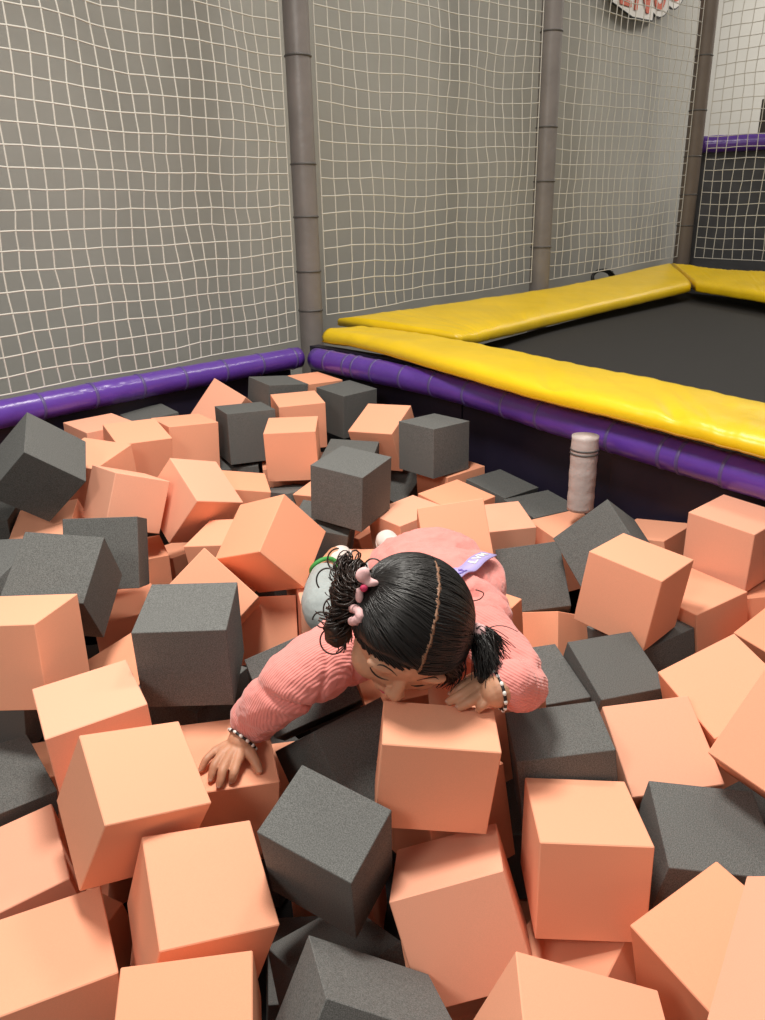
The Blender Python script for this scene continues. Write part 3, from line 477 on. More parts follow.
LAB = {
'1': 'charcoal foam cube tipped onto its edge, dark underside showing, before the left purple rail',
'2': 'charcoal foam cube peeping out right below the tipped grey cube by the left rail',
'3': 'charcoal foam cube at the left picture edge, tucked behind the big tilted grey cube',
'4': 'big charcoal foam cube leaning toward the camera, above the orange cube at the left edge',
'5': 'charcoal foam cube turned edge-on just behind the big leaning grey cube',
'6': 'narrow orange foam cube standing just right of the edge-on grey cube',
'7': 'orange foam cube touching the right corner of the tipped grey cube by the rail',
'8': 'orange foam cube leaning on its edge behind the one touching the tipped grey cube',
'9': 'orange foam cube at the left picture edge below the big leaning grey cube',
'10': 'charcoal foam cube in deep shade, between the leaning grey cube and the upright grey cube',
'11': 'orange foam cube lying flat next to the left rail, behind the tipped grey cube',
'12': 'orange foam cube in front of two others in the row along the left rail',
'13': 'orange foam cube with a square front, left of the dark grey cube near the rail',
'14': 'charcoal foam cube lying low against the left purple rail, only its flat top showing',
'15': 'orange foam cube poking up as a triangle under the left purple rail',
'16': 'upright charcoal foam cube left of the two upright orange cubes near the rail corner',
'17': 'charcoal foam cube under the left rail beside the corner pole, partly behind an orange cube',
'18': 'orange foam cube deepest in the corner under the grey pole',
'19': 'charcoal foam cube showing one vertical edge, below the start of the right purple rail',
'20': 'upright orange foam cube second in line from the corner, behind a similar one',
'21': 'upright orange foam cube facing front, nearest of the pair close to the rail corner',
'24': 'orange foam slab-like cube top behind the tumbling orange cube, below the two upright orange ones',
'26': 'orange foam cube balanced on its lower corner, left of the largest tumbling orange cube',
'27': 'orange foam cube lying flat under the lower corners of two tumbling orange cubes',
'28': 'orange foam cube whose point rises behind the upright grey cube with a square front',
'29': 'large tumbling orange foam cube with a deep orange underside, left of the child',
'30': 'upright charcoal foam cube with two lit sides standing behind the child, above her feet',
'31': 'charcoal foam cube whose top shows just behind the upright grey cube above the child',
'32': 'orange foam cube below the large tumbling one, beside the child\'s grey leggings',
'33': 'upright charcoal foam cube with a square front, directly behind the resting hand',
'34': 'charcoal foam cube lying flat under the upright grey cube behind the resting hand',
'35': 'orange foam cube lying flat with a shadow across its top, between two bigger orange cubes',
'36': 'charcoal foam cube under the child\'s outstretched arm',
'37': 'orange foam cube beneath the child\'s bent leg in grey leggings',
'38': 'big orange foam cube with three sides in view, left of the child\'s resting hand',
'39': 'charcoal foam cube at the left picture edge below the orange cube with a square front',
'40': 'orange foam cube at the left picture edge, upper of two flat ones near the bottom',
'42': 'charcoal foam cube wedged below the outstretched arm, behind the tilted speckled grey cube',
'43': 'orange foam cube that the child\'s outstretched hand rests on',
'44': 'orange foam cube filling the bottom left corner of the picture',
'45': 'orange foam cube with a broad lit face in front of the big three-sided orange one',
'46': 'orange foam cube cut off by the bottom picture edge, below the broad lit orange cube',
'47': 'speckled charcoal foam cube tilted on its corner below the outstretched arm',
'48': 'orange foam cube the child leans her face and second hand on',
'49': 'charcoal foam cube standing on a corner in shade, below the speckled tilted grey cube',
'50': 'charcoal foam cube with brownish sheen, cut off by the bottom picture edge',
'51': 'large orange foam cube tilted back, directly below the cube under the child\'s face',
'52': 'upright orange foam cube with a chipped top corner, in front of a flat grey cube',
'53': 'charcoal foam cube with a big flat top right of the upright chipped orange cube',
'54': 'orange foam cube turned like a diamond near the bottom right corner',
'55': 'orange foam cube cut off by the right picture edge at the bottom corner',
'56': 'pale orange foam cube nearest the camera at the bottom edge, beside the diamond one',
'57': 'charcoal foam cube low behind the nearest pale orange cube at the bottom edge',
'58': 'orange foam cube lying underneath the upright chipped orange cube',
'59': 'charcoal foam cube with lit top and brown front, behind the upright chipped orange cube',
'60': 'flat charcoal foam cube beside the child\'s bent elbow',
'61': 'flat charcoal foam cube below the perched orange cube, second from the child\'s elbow',
'62': 'orange foam cube perched high with three sides showing, right of the child',
'63': 'orange foam cube squeezed behind the cube under the child\'s face, below her bent arm',
'64': 'narrow strip of orange foam cube right of the cube under the child\'s face',
'65': 'orange foam cube with one flat face up, right of the grey cube with brown front',
'66': 'orange foam cube tilted to the camera, right of the flat grey cubes',
'67': 'orange foam cube tilted at the right picture edge above the big flat grey cube',
'68': 'orange foam cube at the right picture edge, behind two tilted orange ones',
'69': 'big orange foam cube under the right end of the purple rail',
'70': 'orange foam cube low against the dark pit wall, left of the big one',
'71': 'orange foam cube below the big one under the rail, right of the perched one',
'72': 'orange foam cube squeezed beneath the big one under the right end of the rail',
'73': 'charcoal foam cube at the right picture edge below the big orange cube under the rail',
'74': 'charcoal foam cube leaning like a roof, right below the pale wrapped post',
'75': 'charcoal foam cube tilted back with a broad face, right of the child\'s jacket',
'76': 'orange foam cube corner poking out beside the back of the pink jacket',
'77': 'orange foam cube with flat top behind the tilted grey cube right of the jacket',
'78': 'orange foam cube leaning upright against the far side of the pink jacket',
'79': 'orange foam cube lying flat between the pale post and the tilted grey cube',
'80': 'orange foam cube with a diamond-shaped flat top behind the one leaning on the jacket',
'81': 'orange foam cube just right of the upright grey cube above the child',
'82': 'orange foam cube lying directly under the upright grey cube above the child\'s feet',
'83': 'orange foam cube under the child\'s white shoes',
'84': 'charcoal foam cube with flat top against the pit wall, farther from the pale post',
'85': 'charcoal foam cube with flat top against the pit wall, next to the pale post',
'86': 'orange foam cube under the upright grey cube that stands by the right pit wall',
'87': 'upright charcoal foam cube standing by the right pit wall, corner toward the camera',
'88': 'orange foam cube with slanted top left of the upright grey cube by the pit wall',
'89': 'charcoal foam cube leaning between the two upright grey cubes with two lit sides',
'90': 'charcoal foam cube flat beneath the nearest upright orange cube by the corner',
'91': 'orange foam cube wedged left of the upright grey cube above the child',
'92': 'charcoal foam cube in the gap between the large tumbling orange cube and upright grey cube',
'93': 'orange foam cube at the left picture edge behind the tipped grey cube',
'95': 'orange foam cube in shade directly beneath the tipped grey cube by the rail',
'96': 'orange foam cube in shade beneath the edge-on grey cube',
'97': 'orange foam cube in deep shade under the tilted grey cube right of the jacket',
'98': 'charcoal foam cube in the shade under the perched three-sided orange cube',
'22': 'orange foam cube low behind the nearest upright orange cube by the corner',
'23': 'charcoal foam cube low beneath the upright grey one left of the upright orange pair',
'25': 'small visible corner of a charcoal foam cube above the large tumbling orange cube',
}
# far bay beyond the net: padded rail over dark padding, slatted rack, sign, loop of strap
d4 = (Vector((4.6, 6.69, 0))-Vector((2.75, 7.49, 0)))
slab((2.81, 7.465), (4.6, 6.69), FLZ, .50, .03, .08, 'wall_bay', M['curtain'])
path = [W(*(Vector((2.84, 7.455, .56)) + d4*s/40*.95)) for s in range(41)]
o = empty('padded_rail', path[20], 'purple padded rail of the next bay, above dark padding beyond the far net', 'rail')
v, f = sweep(path, lambda s: (.068+.003*noise.noise(Vector((s*20, 4, 1))))*SC, 20); obj('rail_sleeve', v, f, M['purple'], o, True)
o = empty('slatted_rack', W(3.72, 7.9, .6), 'dark slatted rack standing against the white wall beyond the purple rail', 'rack')
for a in (-.10, .10, .32):
    vs, fs = boxm((3.72+a, 7.95-a*.6, .1), (.05, .05, 1.75)); obj('upright', [W(*v) for v in vs], fs, M['brown'], o)
for k in range(8):
    vs, fs = boxm((3.83, 7.885, -.55+k*.2), (.5, .035, .05), Matrix.Rotation(-.54, 3, 'Z')); obj('slat', [W(*v) for v in vs], fs, M['brown'], o)
# sign on the wall behind the third net
nrm = Vector((-wd.y, wd.x, 0)); base = Vector((P1[0], P1[1], 0)) + nrm*.60
def onwall(s, z, off): v = base + wd*s - nrm*off; return W(v.x, v.y, z)
SGN = [(3.644, 1.635), (3.629, 1.587), (3.95, 1.525), (4.272, 1.538), (4.277, 1.597), (4.331, 1.579), (4.39, 1.58), (4.462, 1.604), (4.5, 1.631), (4.533, 1.681), (4.588, 1.669), (4.64, 1.676), (4.704, 1.708), (4.74, 1.747), (4.739, 1.792), (4.791, 1.875), (4.75, 1.973), (4.613, 2.025), (4.408, 2.019), (4.176, 2.022), (3.937, 1.954), (3.758, 1.937), (3.597, 1.843), (3.557, 1.73)]
o = empty('wall_sign', onwall(3.2, 1.75, 0), 'white cloud-edged sign with red capital letters, high on the grey wall', 'sign')
n = len(SGN)
V = [onwall(s, z, .0) for s, z in SGN] + [onwall(s, z, .02) for s, z in SGN]
F = [tuple(range(n)), tuple(range(n, 2*n))[::-1]] + [(k, n+k, n+(k+1) % n, (k+1) % n) for k in range(n)]
obj('board', V, F, None, o, mats=[M['white'], M['black']], fmat=[0, 0]+[1]*n)
V2 = [onwall(s, z, .018) for s, z in SGN]
v, f = sweep(V2+V2[:1], .006*SC, 5, False); obj('outline', v, f, M['black'], o, True)
LET = [('E', 3.71, 1.589, 0.233, 0.171, -0.25), ('N', 3.972, 1.579, 0.267, 0.228, 0.1), ('U', 4.271, 1.627, 0.262, 0.181, 0.12), ('S', 4.522, 1.728, 0.231, 0.189, 0.15)]
for ch, s0, z0, h, w, tilt in LET:
    cu = bpy.data.curves.new('t', 'FONT'); cu.body = ch; cu.size = 1; cu.extrude = .02; cu.offset = .018
    t = bpy.data.objects.new('t', cu); C.objects.link(t); bpy.context.view_layer.update()
    me = bpy.data.meshes.new_from_object(t.evaluated_get(bpy.context.evaluated_depsgraph_get())); bpy.data.objects.remove(t)
    xs = [q.co.x for q in me.vertices]; ys = [q.co.y for q in me.vertices]
    for q in me.vertices:
        u = (q.co.x-min(xs))/(max(xs)-min(xs)); k = (q.co.y-min(ys))/(max(ys)-min(ys))
        q.co = onwall(s0 + u*w + (k-.5)*h*tilt, z0 + k*h, .026 + q.co.z*.2)
    me.materials.append(M['red']); lo = bpy.data.objects.new('letter', me); C.objects.link(lo); lo.parent = o; lo.matrix_parent_inverse = o.matrix_world.inverted()
# black looped strap between the pad and the wall
o = empty('looped_strap', W(1.85, 6.55, -.45), 'black strap coiled in loops behind the net, past the far part of the yellow pad', 'strap')
cc = Vector((1.80, 6.45, -.47)); pts = []
for k in range(46):
    a = k/45*math.pi*4.2
    pts.append(W(*(cc + wd*(.11+.015*math.sin(k*.7))*math.cos(a) + Vector((0, 0, .055*math.sin(a)+.01*k/45)) + nrm*.03*math.sin(k*.23))))
v, f = sweep(pts, .012*SC, 8); obj('strap_loop', v, f, M['black'], o, True)

# ---------------------------------------------------------------- foam cubes
def foam(name, col, p, q, d, idx):
    bev = .0010 if col == 'G' else .0014
    hx, hy, hz = d[0]/2, d[1]/2, d[2]/2
    rnd = random.Random(name)
    V = []; F = []
    # box with chamfered edges: each corner gives three vertices
    idm = {}
    for sx in (-1, 1):
        for sy in (-1, 1):
            for sz in (-1, 1):
                j = Vector((rnd.uniform(-1, 0)*.0012*sx, rnd.uniform(-1, 0)*.0012*sy, rnd.uniform(-1, 0)*.0012*sz))
                for ax in range(3):
                    v = Vector((sx*(hx-bev), sy*(hy-bev), sz*(hz-bev)))
                    v[ax] += (sx, sy, sz)[ax]*bev
                    idm[(sx, sy, sz, ax)] = len(V); V.append(v+j)
    def q4(a, b, c, e, nref):
        n = (V[b]-V[a]).cross(V[c]-V[a])
        F.append((a, b, c, e) if n.dot(nref) > 0 else (e, c, b, a))
    for ax in range(3):
        o1, o2 = [k for k in range(3) if k != ax]
        for s in (-1, 1):
            ids = []
            for t1, t2 in ((-1,-1),(1,-1),(1,1),(-1,1)):
                k = [0,0,0]; k[ax] = s; k[o1] = t1; k[o2] = t2; ids.append(idm[(*k, ax)])
            nr = Vector((0,0,0)); nr[ax] = s; q4(*ids, nr)
    for ax in range(3):                      # edge chamfers, edges running along ax
        o1, o2 = [k for k in range(3) if k != ax]
        for s1 in (-1, 1):
            for s2 in (-1, 1):
                k = [0,0,0]; k[o1] = s1; k[o2] = s2
                a = list(k); a[ax] = -1; b = list(k); b[ax] = 1
                nr = Vector((0,0,0)); nr[o1] = s1; nr[o2] = s2
                q4(idm[(*a, o1)], idm[(*b, o1)], idm[(*b, o2)], idm[(*a, o2)], nr)
    for sx in (-1, 1):
        for sy in (-1, 1):
            for sz in (-1, 1):
                t = [idm[(sx, sy, sz, k)] for k in range(3)]
                n = (V[t[1]]-V[t[0]]).cross(V[t[2]]-V[t[0]])
                F.append(tuple(t) if n.dot(Vector((sx, sy, sz))) > 0 else tuple(t[::-1]))
    ms = ['orange', 'orange', 'orange2', 'orange3'] if col == 'O' else ['grey', 'grey', 'grey2']
    o = obj('foam_cube', V, F, M[ms[idx % len(ms)]])
    o.location = p; o.rotation_mode = 'QUATERNION'; o.rotation_quaternion = q
    return o
for idx, r in enumerate(CUBES):
    o = foam(r[0], r[1], r[2:5], Quaternion(r[5:9]), r[9:12], (idx*7) % 12)
    if r[0] in LAB: tag(o, LAB[r[0]], 'foam cube', 'foam cubes in the pit')
    else:
        tag(o, ('orange' if r[1] == 'O' else 'charcoal grey') + ' foam cube almost wholly buried under the top layer, glimpsed only through gaps', 'foam cube', 'buried orange foam cubes' if r[1] == 'O' else 'buried grey foam cubes')

# ---------------------------------------------------------------- the child
from mathutils.bvhtree import BVHTree
HR = {'wrist': (-0.3097, 1.3747, -1.0321), 'forearm': (-0.2817, 1.4069, -1.0053), 'pinky': [(-0.3612, 1.3548, -1.0411), (-0.3759, 1.3329, -1.0439), (-0.382, 1.3234, -1.0513), (-0.3864, 1.3164, -1.0582)], 'ring': [(-0.3445, 1.3416, -1.0401), (-0.3554, 1.3133, -1.0439), (-0.3591, 1.301, -1.0538), (-0.3616, 1.2938, -1.0629)], 'middle': [(-0.3273, 1.3364, -1.0403), (-0.3364, 1.2989, -1.0452), (-0.339, 1.2853, -1.0564), (-0.3418, 1.2781, -1.0665)], 'index': [(-0.3109, 1.3304, -1.0435), (-0.3135, 1.3002, -1.0494), (-0.3163, 1.2936, -1.0589), (-0.3187, 1.2919, -1.0674)], 'thumb': [(-0.2917, 1.3526, -1.0462), (-0.28, 1.3404, -1.0547), (-0.2729, 1.3304, -1.0635), (-0.2681, 1.3227, -1.0688)]}
HL = {'wrist': (0.1996, 1.1923, -0.8006), 'forearm': (0.2207, 1.2021, -0.7928), 'pinky': [(0.1847, 1.1858, -0.8138), (0.1727, 1.1762, -0.8174), (0.1684, 1.1768, -0.823), (0.1653, 1.1781, -0.8281)], 'ring': [(0.1756, 1.2005, -0.8075), (0.1536, 1.1827, -0.8119), (0.141, 1.1809, -0.8189), (0.1322, 1.1817, -0.8245)], 'middle': [(0.1653, 1.2138, -0.8033), (0.1388, 1.1966, -0.8072), (0.1243, 1.1945, -0.815), (0.1153, 1.1951, -0.8216)], 'index': [(0.1599, 1.2305, -0.8023), (0.1395, 1.2207, -0.8062), (0.1283, 1.2174, -0.8134), (0.122, 1.2182, -0.8203)], 'thumb': [(0.185, 1.2442, -0.8107), (0.1763, 1.2633, -0.8163), (0.1678, 1.2707, -0.8208), (0.1585, 1.2722, -0.8238)]}
NR, NL = Vector((.127, -.085, .988)), Vector((.081, -.147, .986))
M['skin'] = add_noise(mat('child_skin', (.56, .285, .175), .5, .4, sss=.12, sss_scale=.004), 25, .10, bump=.12, bump_scale=160, bump_dist=.001)
M['nail'] = mat('finger_nail', (.55, .30, .22), .3)
M['jacket'] = add_noise(mat('pink_fleece', (.80, .285, .255), .95, .1, sheen=.35), 40, .10, bump=.5, bump_scale=220, bump_dist=.003)
M['ribbed'] = mat('pink_ribbed_knit', (.80, .285, .255), .95, .1, sheen=.35)
M['leggings'] = add_noise(mat('pale_grey_leggings', (.36, .40, .40), .9, .1, sheen=.2), 150, .08, bump=.3, bump_scale=260, bump_dist=.0015)
M['hair'] = mat('black_hair', (.010, .0085, .008), .36, .45)
M['curl'] = mat('dark_brown_hair', (.022, .012, .009), .36, .45)
M['scalp'] = mat('scalp_parting', (.26, .13, .075), .6)
M['bow'] = add_noise(mat('pale_pink_fabric', (.80, .48, .48), .75), 60, .12, bump=.3, bump_scale=120, bump_dist=.001)
M['bowred'] = mat('bright_pink_knot', (.62, .04, .12), .6)
M['shoe'] = add_noise(mat('white_pink_shoe', (.72, .62, .58), .6), 20, .15)
M['green'] = mat('green_trim', (.05, .30, .06), .6)
M['lav'] = mat('lavender_ribbon', (.44, .38, .72), .6)
M['lavink'] = mat('violet_print', (.16, .11, .42), .6)
M['lash'] = mat('dark_lashes', (.02, .012, .01), .6)
M['bead'] = mat('white_bead', (.8, .78, .74), .4)

def ell(c, r, axes=None, n=20):
    V, F = [], []
    c = Vector(c); ax = axes or (Vector((1,0,0)), Vector((0,1,0)), Vector((0,0,1)))
    m = n//2
    for i in range(m+1):
        th = math.pi*i/m
        for k in range(n):
            ph = 2*math.pi*k/n
            V.append(c + ax[0]*(r[0]*math.sin(th)*math.cos(ph)) + ax[1]*(r[1]*math.sin(th)*math.sin(ph)) + ax[2]*(r[2]*math.cos(th)))
    for i in range(m):
        for k in range(n): F.append((i*n+k, i*n+n+k, i*n+n+(k+1) % n, i*n+(k+1) % n))
    return V, F
def chain(pts, rad, n=24, seg=16, wob=None):
    P = smooth_poly(pts, n); K = len(rad)-1
    def r(s):
        t = s*K; i = min(int(t), K-1); f = t-i; f = f*f*(3-2*f)
        v = rad[i]*(1-f) + rad[i+1]*f
        return v*(1+wob(s) if wob else 1)
    rr = [r(i/(n-1)) for i in range(n)]
    # rounded ends
    t0 = (P[1]-P[0]).normalized(); t1 = (P[-1]-P[-2]).normalized(); A, B, ra, rb = [], [], [], []
    for k in range(5):
        a = k/5*math.pi/2; A.append(P[0]-t0*rr[0]*math.cos(a)); ra.append(max(rr[0]*math.sin(a), rr[0]*.05))
        a = (k+1)/5*math.pi/2; B.append(P[-1]+t1*rr[-1]*math.sin(a)); rb.append(max(rr[-1]*math.cos(a), rr[-1]*.05))
    return sweep(A+P+B, ra+rr+rb, seg)
def union(name, parts, voxel, smooth, m, parent, disp=None, rep=1.0):
    V, F = merge(*parts)
    me = bpy.data.meshes.new('u'); me.from_pydata([tuple(W(*v)) for v in V], [], F); me.update()
    t = bpy.data.objects.new('u', me); C.objects.link(t)
    md = t.modifiers.new('r', 'REMESH'); md.mode = 'VOXEL'; md.voxel_size = voxel
    if smooth: ms = t.modifiers.new('s', 'SMOOTH'); ms.iterations = smooth; ms.factor = .5
    dg = bpy.context.evaluated_depsgraph_get(); dg.update()
    nm = bpy.data.meshes.new_from_object(t.evaluated_get(dg)); bpy.data.objects.remove(t); nm.name = name
    if disp:
        nrm = [v.normal.copy() for v in nm.vertices]
        for v, nn in zip(nm.vertices, nrm): v.co = v.co + nn*disp(v.co, nn)
    nm.polygons.foreach_set('use_smooth', [True]*len(nm.polygons)); nm.materials.clear(); nm.materials.append(m); nm.update()
    o = bpy.data.objects.new(name, nm); C.objects.link(o); o.parent = parent; o.matrix_parent_inverse = parent.matrix_world.inverted()
    return o
def part(name, v, f, m, parent, smooth=True, **k): return obj(name, [W(*a) for a in v], f, m, parent, smooth, **k)

person = empty('person', W(.1, 1.7, -.95), 'small child in a pink jacket with two ponytails, lying face down on the foam cubes', 'person')
Q = .918
Hc = Vector((.053, 1.364, -.744))*Q
fh = Vector((-.13, -.78, -.62)).normalized(); uh = Vector((.36, -.63, .75)); uh = (uh-fh*uh.dot(fh)).normalized(); sh = uh.cross(fh)*-1
sh = fh.cross(uh); sh = sh if sh.x > 0 else -sh
def hp(s, f, u): return Hc + (sh*s + fh*f + uh*u)*.93
def near(p): return tuple(Vector(p)*Q)
HA = (sh, fh, uh)
SHR, ELR = (-.035, 1.535, -.850), (-.175, 1.375, -.885)
SHL, ELL = (.205, 1.50, -.845), (.262, 1.315, -.850)
body = []
body.append(ell(Hc, (.105, .116, .1025), HA, 32))
body.append(ell(hp(0, .045, -.050), (.088, .074, .078), HA, 24))           # face and jaw
for s in (-1, 1):
    body.append(ell(hp(s*.050, .070, -.058), (.042, .042, .040), HA))        # cheeks
    body.append(ell(hp(s*.045, .105, .004), (.034, .015, .010), HA))         # brow
    body.append(ell(hp(s*.042, .103, -.021), (.021, .013, .012), HA))        # eyelids over the eyes
    body.append(ell(hp(s*.112, -.012, -.026), (.013, .026, .036), HA))       # ears
    body.append(ell(hp(s*.117, -.022, -.020), (.010, .022, .028), HA))
    body.append(ell(hp(s*.012, .133, -.056), (.009, .010, .008), HA, 12))    # nostrils
body.append(chain([hp(0, .118, -.012), hp(0, .130, -.035), hp(0, .137, -.050)], [.009, .0112, .0140]))
body.append(ell(hp(0, .112, -.088), (.026, .014, .008), HA)); body.append(ell(hp(0, .108, -.100), (.022, .014, .009), HA))
body.append(ell(hp(0, .092, -.118), (.026, .022, .018), HA))
body.append(chain([hp(0, -.03, -.05), (.07, 1.43, -.82), (.10, 1.56, -.86)], [.055, .055, .07]))
body.append(chain([(.10, 1.55, -.865), (.12, 1.75, -.87), (.11, 1.96, -.885)], [.085, .09, .085]))
body.append(chain([SHR, ELR, HR['forearm'], HR['wrist']], [.05, .042, .033, .030]))
body.append(chain([SHL, ELL, HL['forearm'], HL['wrist']], [.04, .028, .029, .030]))
body.append(chain([(.06, 1.95, -.885), (-.137, 1.77, -.938), (-.165, 2.05, -.95)], [.07, .05, .035]))
body.append(chain([(-.165, 2.02, -.95), (-.165, 2.05, -.945), (-.14, 2.09, -.925)], [.032, .030, .028]))
body.append(chain([(.14, 1.90, -.90), (.16, 1.95, -.91), (.02, 2.13, -.925)], [.06, .045, .03]))
def hand(H, N, s):
    w = Vector(H['wrist']); ps = []
    kn = [Vector(H[k][0]) for k in ('pinky', 'ring', 'middle', 'index')]
    for k, r0 in (('pinky', .0085), ('ring', .0098), ('middle', .0102), ('index', .0098)):
        p = [Vector(a) for a in H[k]]
        ps.append(chain(p, [r0*1.12, r0, r0*.92, r0*.80], 16, 12))
        st = w.lerp(p[0], .18)
        ps.append(chain([st - N*.006, st.lerp(p[0], .5) - N*.003, p[0] - N*.001], [.0165, .0145, r0*1.3], 10, 12))
    ps.append(chain([w.lerp(kn[1], .3) - N*.007, w.lerp(kn[1], .9) - N*.005], [.018, .013]))
    ps.append(chain([w.lerp(kn[2], .3) - N*.007, w.lerp(kn[2], .9) - N*.005], [.019, .014]))
    t = [Vector(a) for a in H['thumb']]
    ps.append(chain([w.lerp(kn[3], .25) - N*.006] + t, [.017, .0145, .0115, .0108, .0085], 18, 12))
    return ps
body += hand(HR, NR, 1) + hand(HL, NL, -1)
bo = union('body', body, .0017, 5, M['skin'], person)
bvh = BVHTree.FromPolygons([v.co for v in bo.data.vertices], [tuple(p.vertices) for p in bo.data.polygons])
def onhead(s, f, u, off=0.0):
    d = (sh*s + fh*f + uh*u).normalized(); o = W(*(Hc + d*.5)); dd = -d
    h = bvh.ray_cast(o, dd)
    q = h[0] if h[0] is not None else W(*(Hc+d*.12))
    q = (q - Vector((0, 0, 1.4)))/SC
    return q + d*off
# nails
def nails(H, N):
    for k in ('pinky', 'ring', 'middle', 'index', 'thumb'):
        a, b = Vector(H[k][2]), Vector(H[k][3]); t = (b-a).normalized(); n = (N - t*N.dot(t)).normalized(); b_ = t.cross(n)
        r = .0085 if k != 'pinky' else .007
        v, f = ell(b + t*r*.25 + n*r*.62, (r*.55, r*.66, r*.22), (b_, t, n), 12); part('finger_nail', v, f, M['nail'], bo)
nails(HR, NR); nails(HL, NL)
# closed eyes and eyebrows
for s in (-1, 1):
    pts = [onhead(s*x, .103, u, .0012) for x, u in ((.020, -.026), (.032, -.033), (.046, -.035), (.060, -.030), (.066, -.024))]
    v, f = sweep(smooth_poly(pts, 20), lambda t: .0017*math.sin(math.pi*min(max(t, .08), .95)), 6); part('eyelash', v, f, M['lash'], bo)
    pts = [onhead(s*x, .11, u, .0008) for x, u in ((.018, .008), (.036, .016), (.055, .014), (.068, .006))]
    v, f = sweep(smooth_poly(pts, 20), lambda t: .0014*math.sin(math.pi*min(max(t, .1), .92)), 6); part('eyebrow', v, f, M['curl'], bo)
pts = [onhead(x, .112, u, .0004) for x, u in ((-.024, -.093), (-.010, -.095), (0, -.094), (.010, -.095), (.024, -.093))]
v, f = sweep(smooth_poly(pts, 14), .0014, 6); part('lips', v, f, M['bowred'], bo)

# hair: cap, pulled-back strands, parting, two ponytails
R_ = (.121, .131, .119)
def lim(az):
    a = abs(az); P = ((0, 23), (30, 15), (55, -2), (76, -16), (86, -10), (94, 2), (110, -14), (130, -34), (160, -46), (180, -48))
    for (x0, y0), (x1, y1) in zip(P, P[1:]):
        if a <= x1: return y0 + (y1-y0)*(a-x0)/(x1-x0)
    return P[-1][1]
def hd(az, el, k=1.0):
    a, e = math.radians(az), math.radians(el)
    return hp(math.sin(a)*math.cos(e)*R_[0]*k, math.cos(a)*math.cos(e)*R_[1]*k, math.sin(e)*R_[2]*k)
V, F = [], []; NA, NE = 72, 24
for k_ in (1.0, .90):
    for i in range(NA):
        az = -180+360*i/NA; l = lim(az)
        for j in range(NE+1):
            el = l + (90-l)*j/NE
            kk = k_ + (.010*noise.noise(Vector((az*.05, el*.02, 3))) if k_ == 1 else 0) - (.05*max(0, 1-j/3) if k_ == 1 else 0)
            V.append(hd(az, el, kk))
w_ = NE+1
for q in range(2):
    b = q*NA*w_
    for i in range(NA):
        for j in range(NE):
            a = (b+i*w_+j, b+((i+1) % NA)*w_+j, b+((i+1) % NA)*w_+j+1, b+i*w_+j+1); F.append(a if q == 0 else a[::-1])
for i in range(NA): F.append((i*w_, NA*w_+i*w_, NA*w_+((i+1) % NA)*w_, ((i+1) % NA)*w_))
hair = part('hair', V, F, M['hair'], person)
TL, TR = Vector((-.93, -.22, .36)).normalized(), Vector((.95, .02, .06)).normalized()
def ellp(d, k): return hp(d.x*R_[0]*k, d.y*R_[1]*k, d.z*R_[2]*k)
rnd = random.Random(4); ms = []
def strand(d0, d1, k0, k1, r=.0012, wav=.01):
    d0 = d0.normalized(); om = max(1e-3, d0.angle(d1)); pts = []; ph = rnd.uniform(0, 6); a_ = rnd.uniform(-wav, wav)
    for i in range(15):
        t = i/14; d = (d0*math.sin((1-t)*om) + d1*math.sin(t*om))/math.sin(om)
        d = d + Vector((0, a_, a_*.6))*math.sin(math.pi*t)
        d.normalize(); k = k0 + (k1-k0)*t + .012*math.sin(math.pi*t) + .004*math.sin(7*t+ph)
        pts.append(ellp(d, k))
    ms.append(sweep(pts, r*rnd.uniform(.7, 1.5), 4, False))
def dirs(az, el):
    a, e = math.radians(az), math.radians(el); return Vector((math.sin(a)*math.cos(e), math.cos(a)*math.cos(e), math.sin(e)))
for side, T in ((-1, TL), (1, TR)):
    for k in range(330):
        t = rnd.random(); th = math.radians(25 + t*150)
        off = .05 + (side*rnd.uniform(.004, .03) if rnd.random() < .75 else side*rnd.uniform(.03, .5))
        d0 = Vector((off, math.cos(th), math.sin(th)))
        tt = (T + Vector((rnd.gauss(0, .05), rnd.gauss(0, .07), rnd.gauss(0, .07)))).normalized()
        strand(d0, tt, 1.005, 1.015)
    for k in range(90):
        az = side*rnd.uniform(4, 75); strand(dirs(az, lim(az)+rnd.uniform(-3, 3)), (T + Vector((rnd.gauss(0, .05), rnd.gauss(0, .07), rnd.gauss(0, .07)))).normalized(), .965, 1.015)
    for k in range(60):
        az = side*rnd.uniform(115, 175); strand(dirs(az, lim(az)+rnd.uniform(0, 5)), T, .97, 1.015)
v, f = merge(*ms); part('hair_strands', v, f, M['hair'], hair)
# parting
pts = []
for i in range(28):
    th = math.radians(24 + i/27*112); z = .05 + .010*math.sin(i*1.1) + .006*math.sin(i*2.7)
    pts.append(ellp(Vector((z, math.cos(th), math.sin(th))).normalized(), 1.014))
V, F = [], []
for i, p in enumerate(pts):
    wd_ = .0032*(1+.5*math.sin(i*2.2))*min(1, (i+2)/5, (29-i)/5)
    V += [p - sh*wd_, p + sh*wd_, p + sh*wd_ - (p-Hc)*.05, p - sh*wd_ - (p-Hc)*.05]
for i in range(27):
    for k in range(4): F.append((i*4+k, i*4+4+k, i*4+4+(k+1) % 4, i*4+(k+1) % 4))
F += [(0, 1, 2, 3), (111, 110, 109, 108)]
part('hair_parting', V, F, M['scalp'], hair)
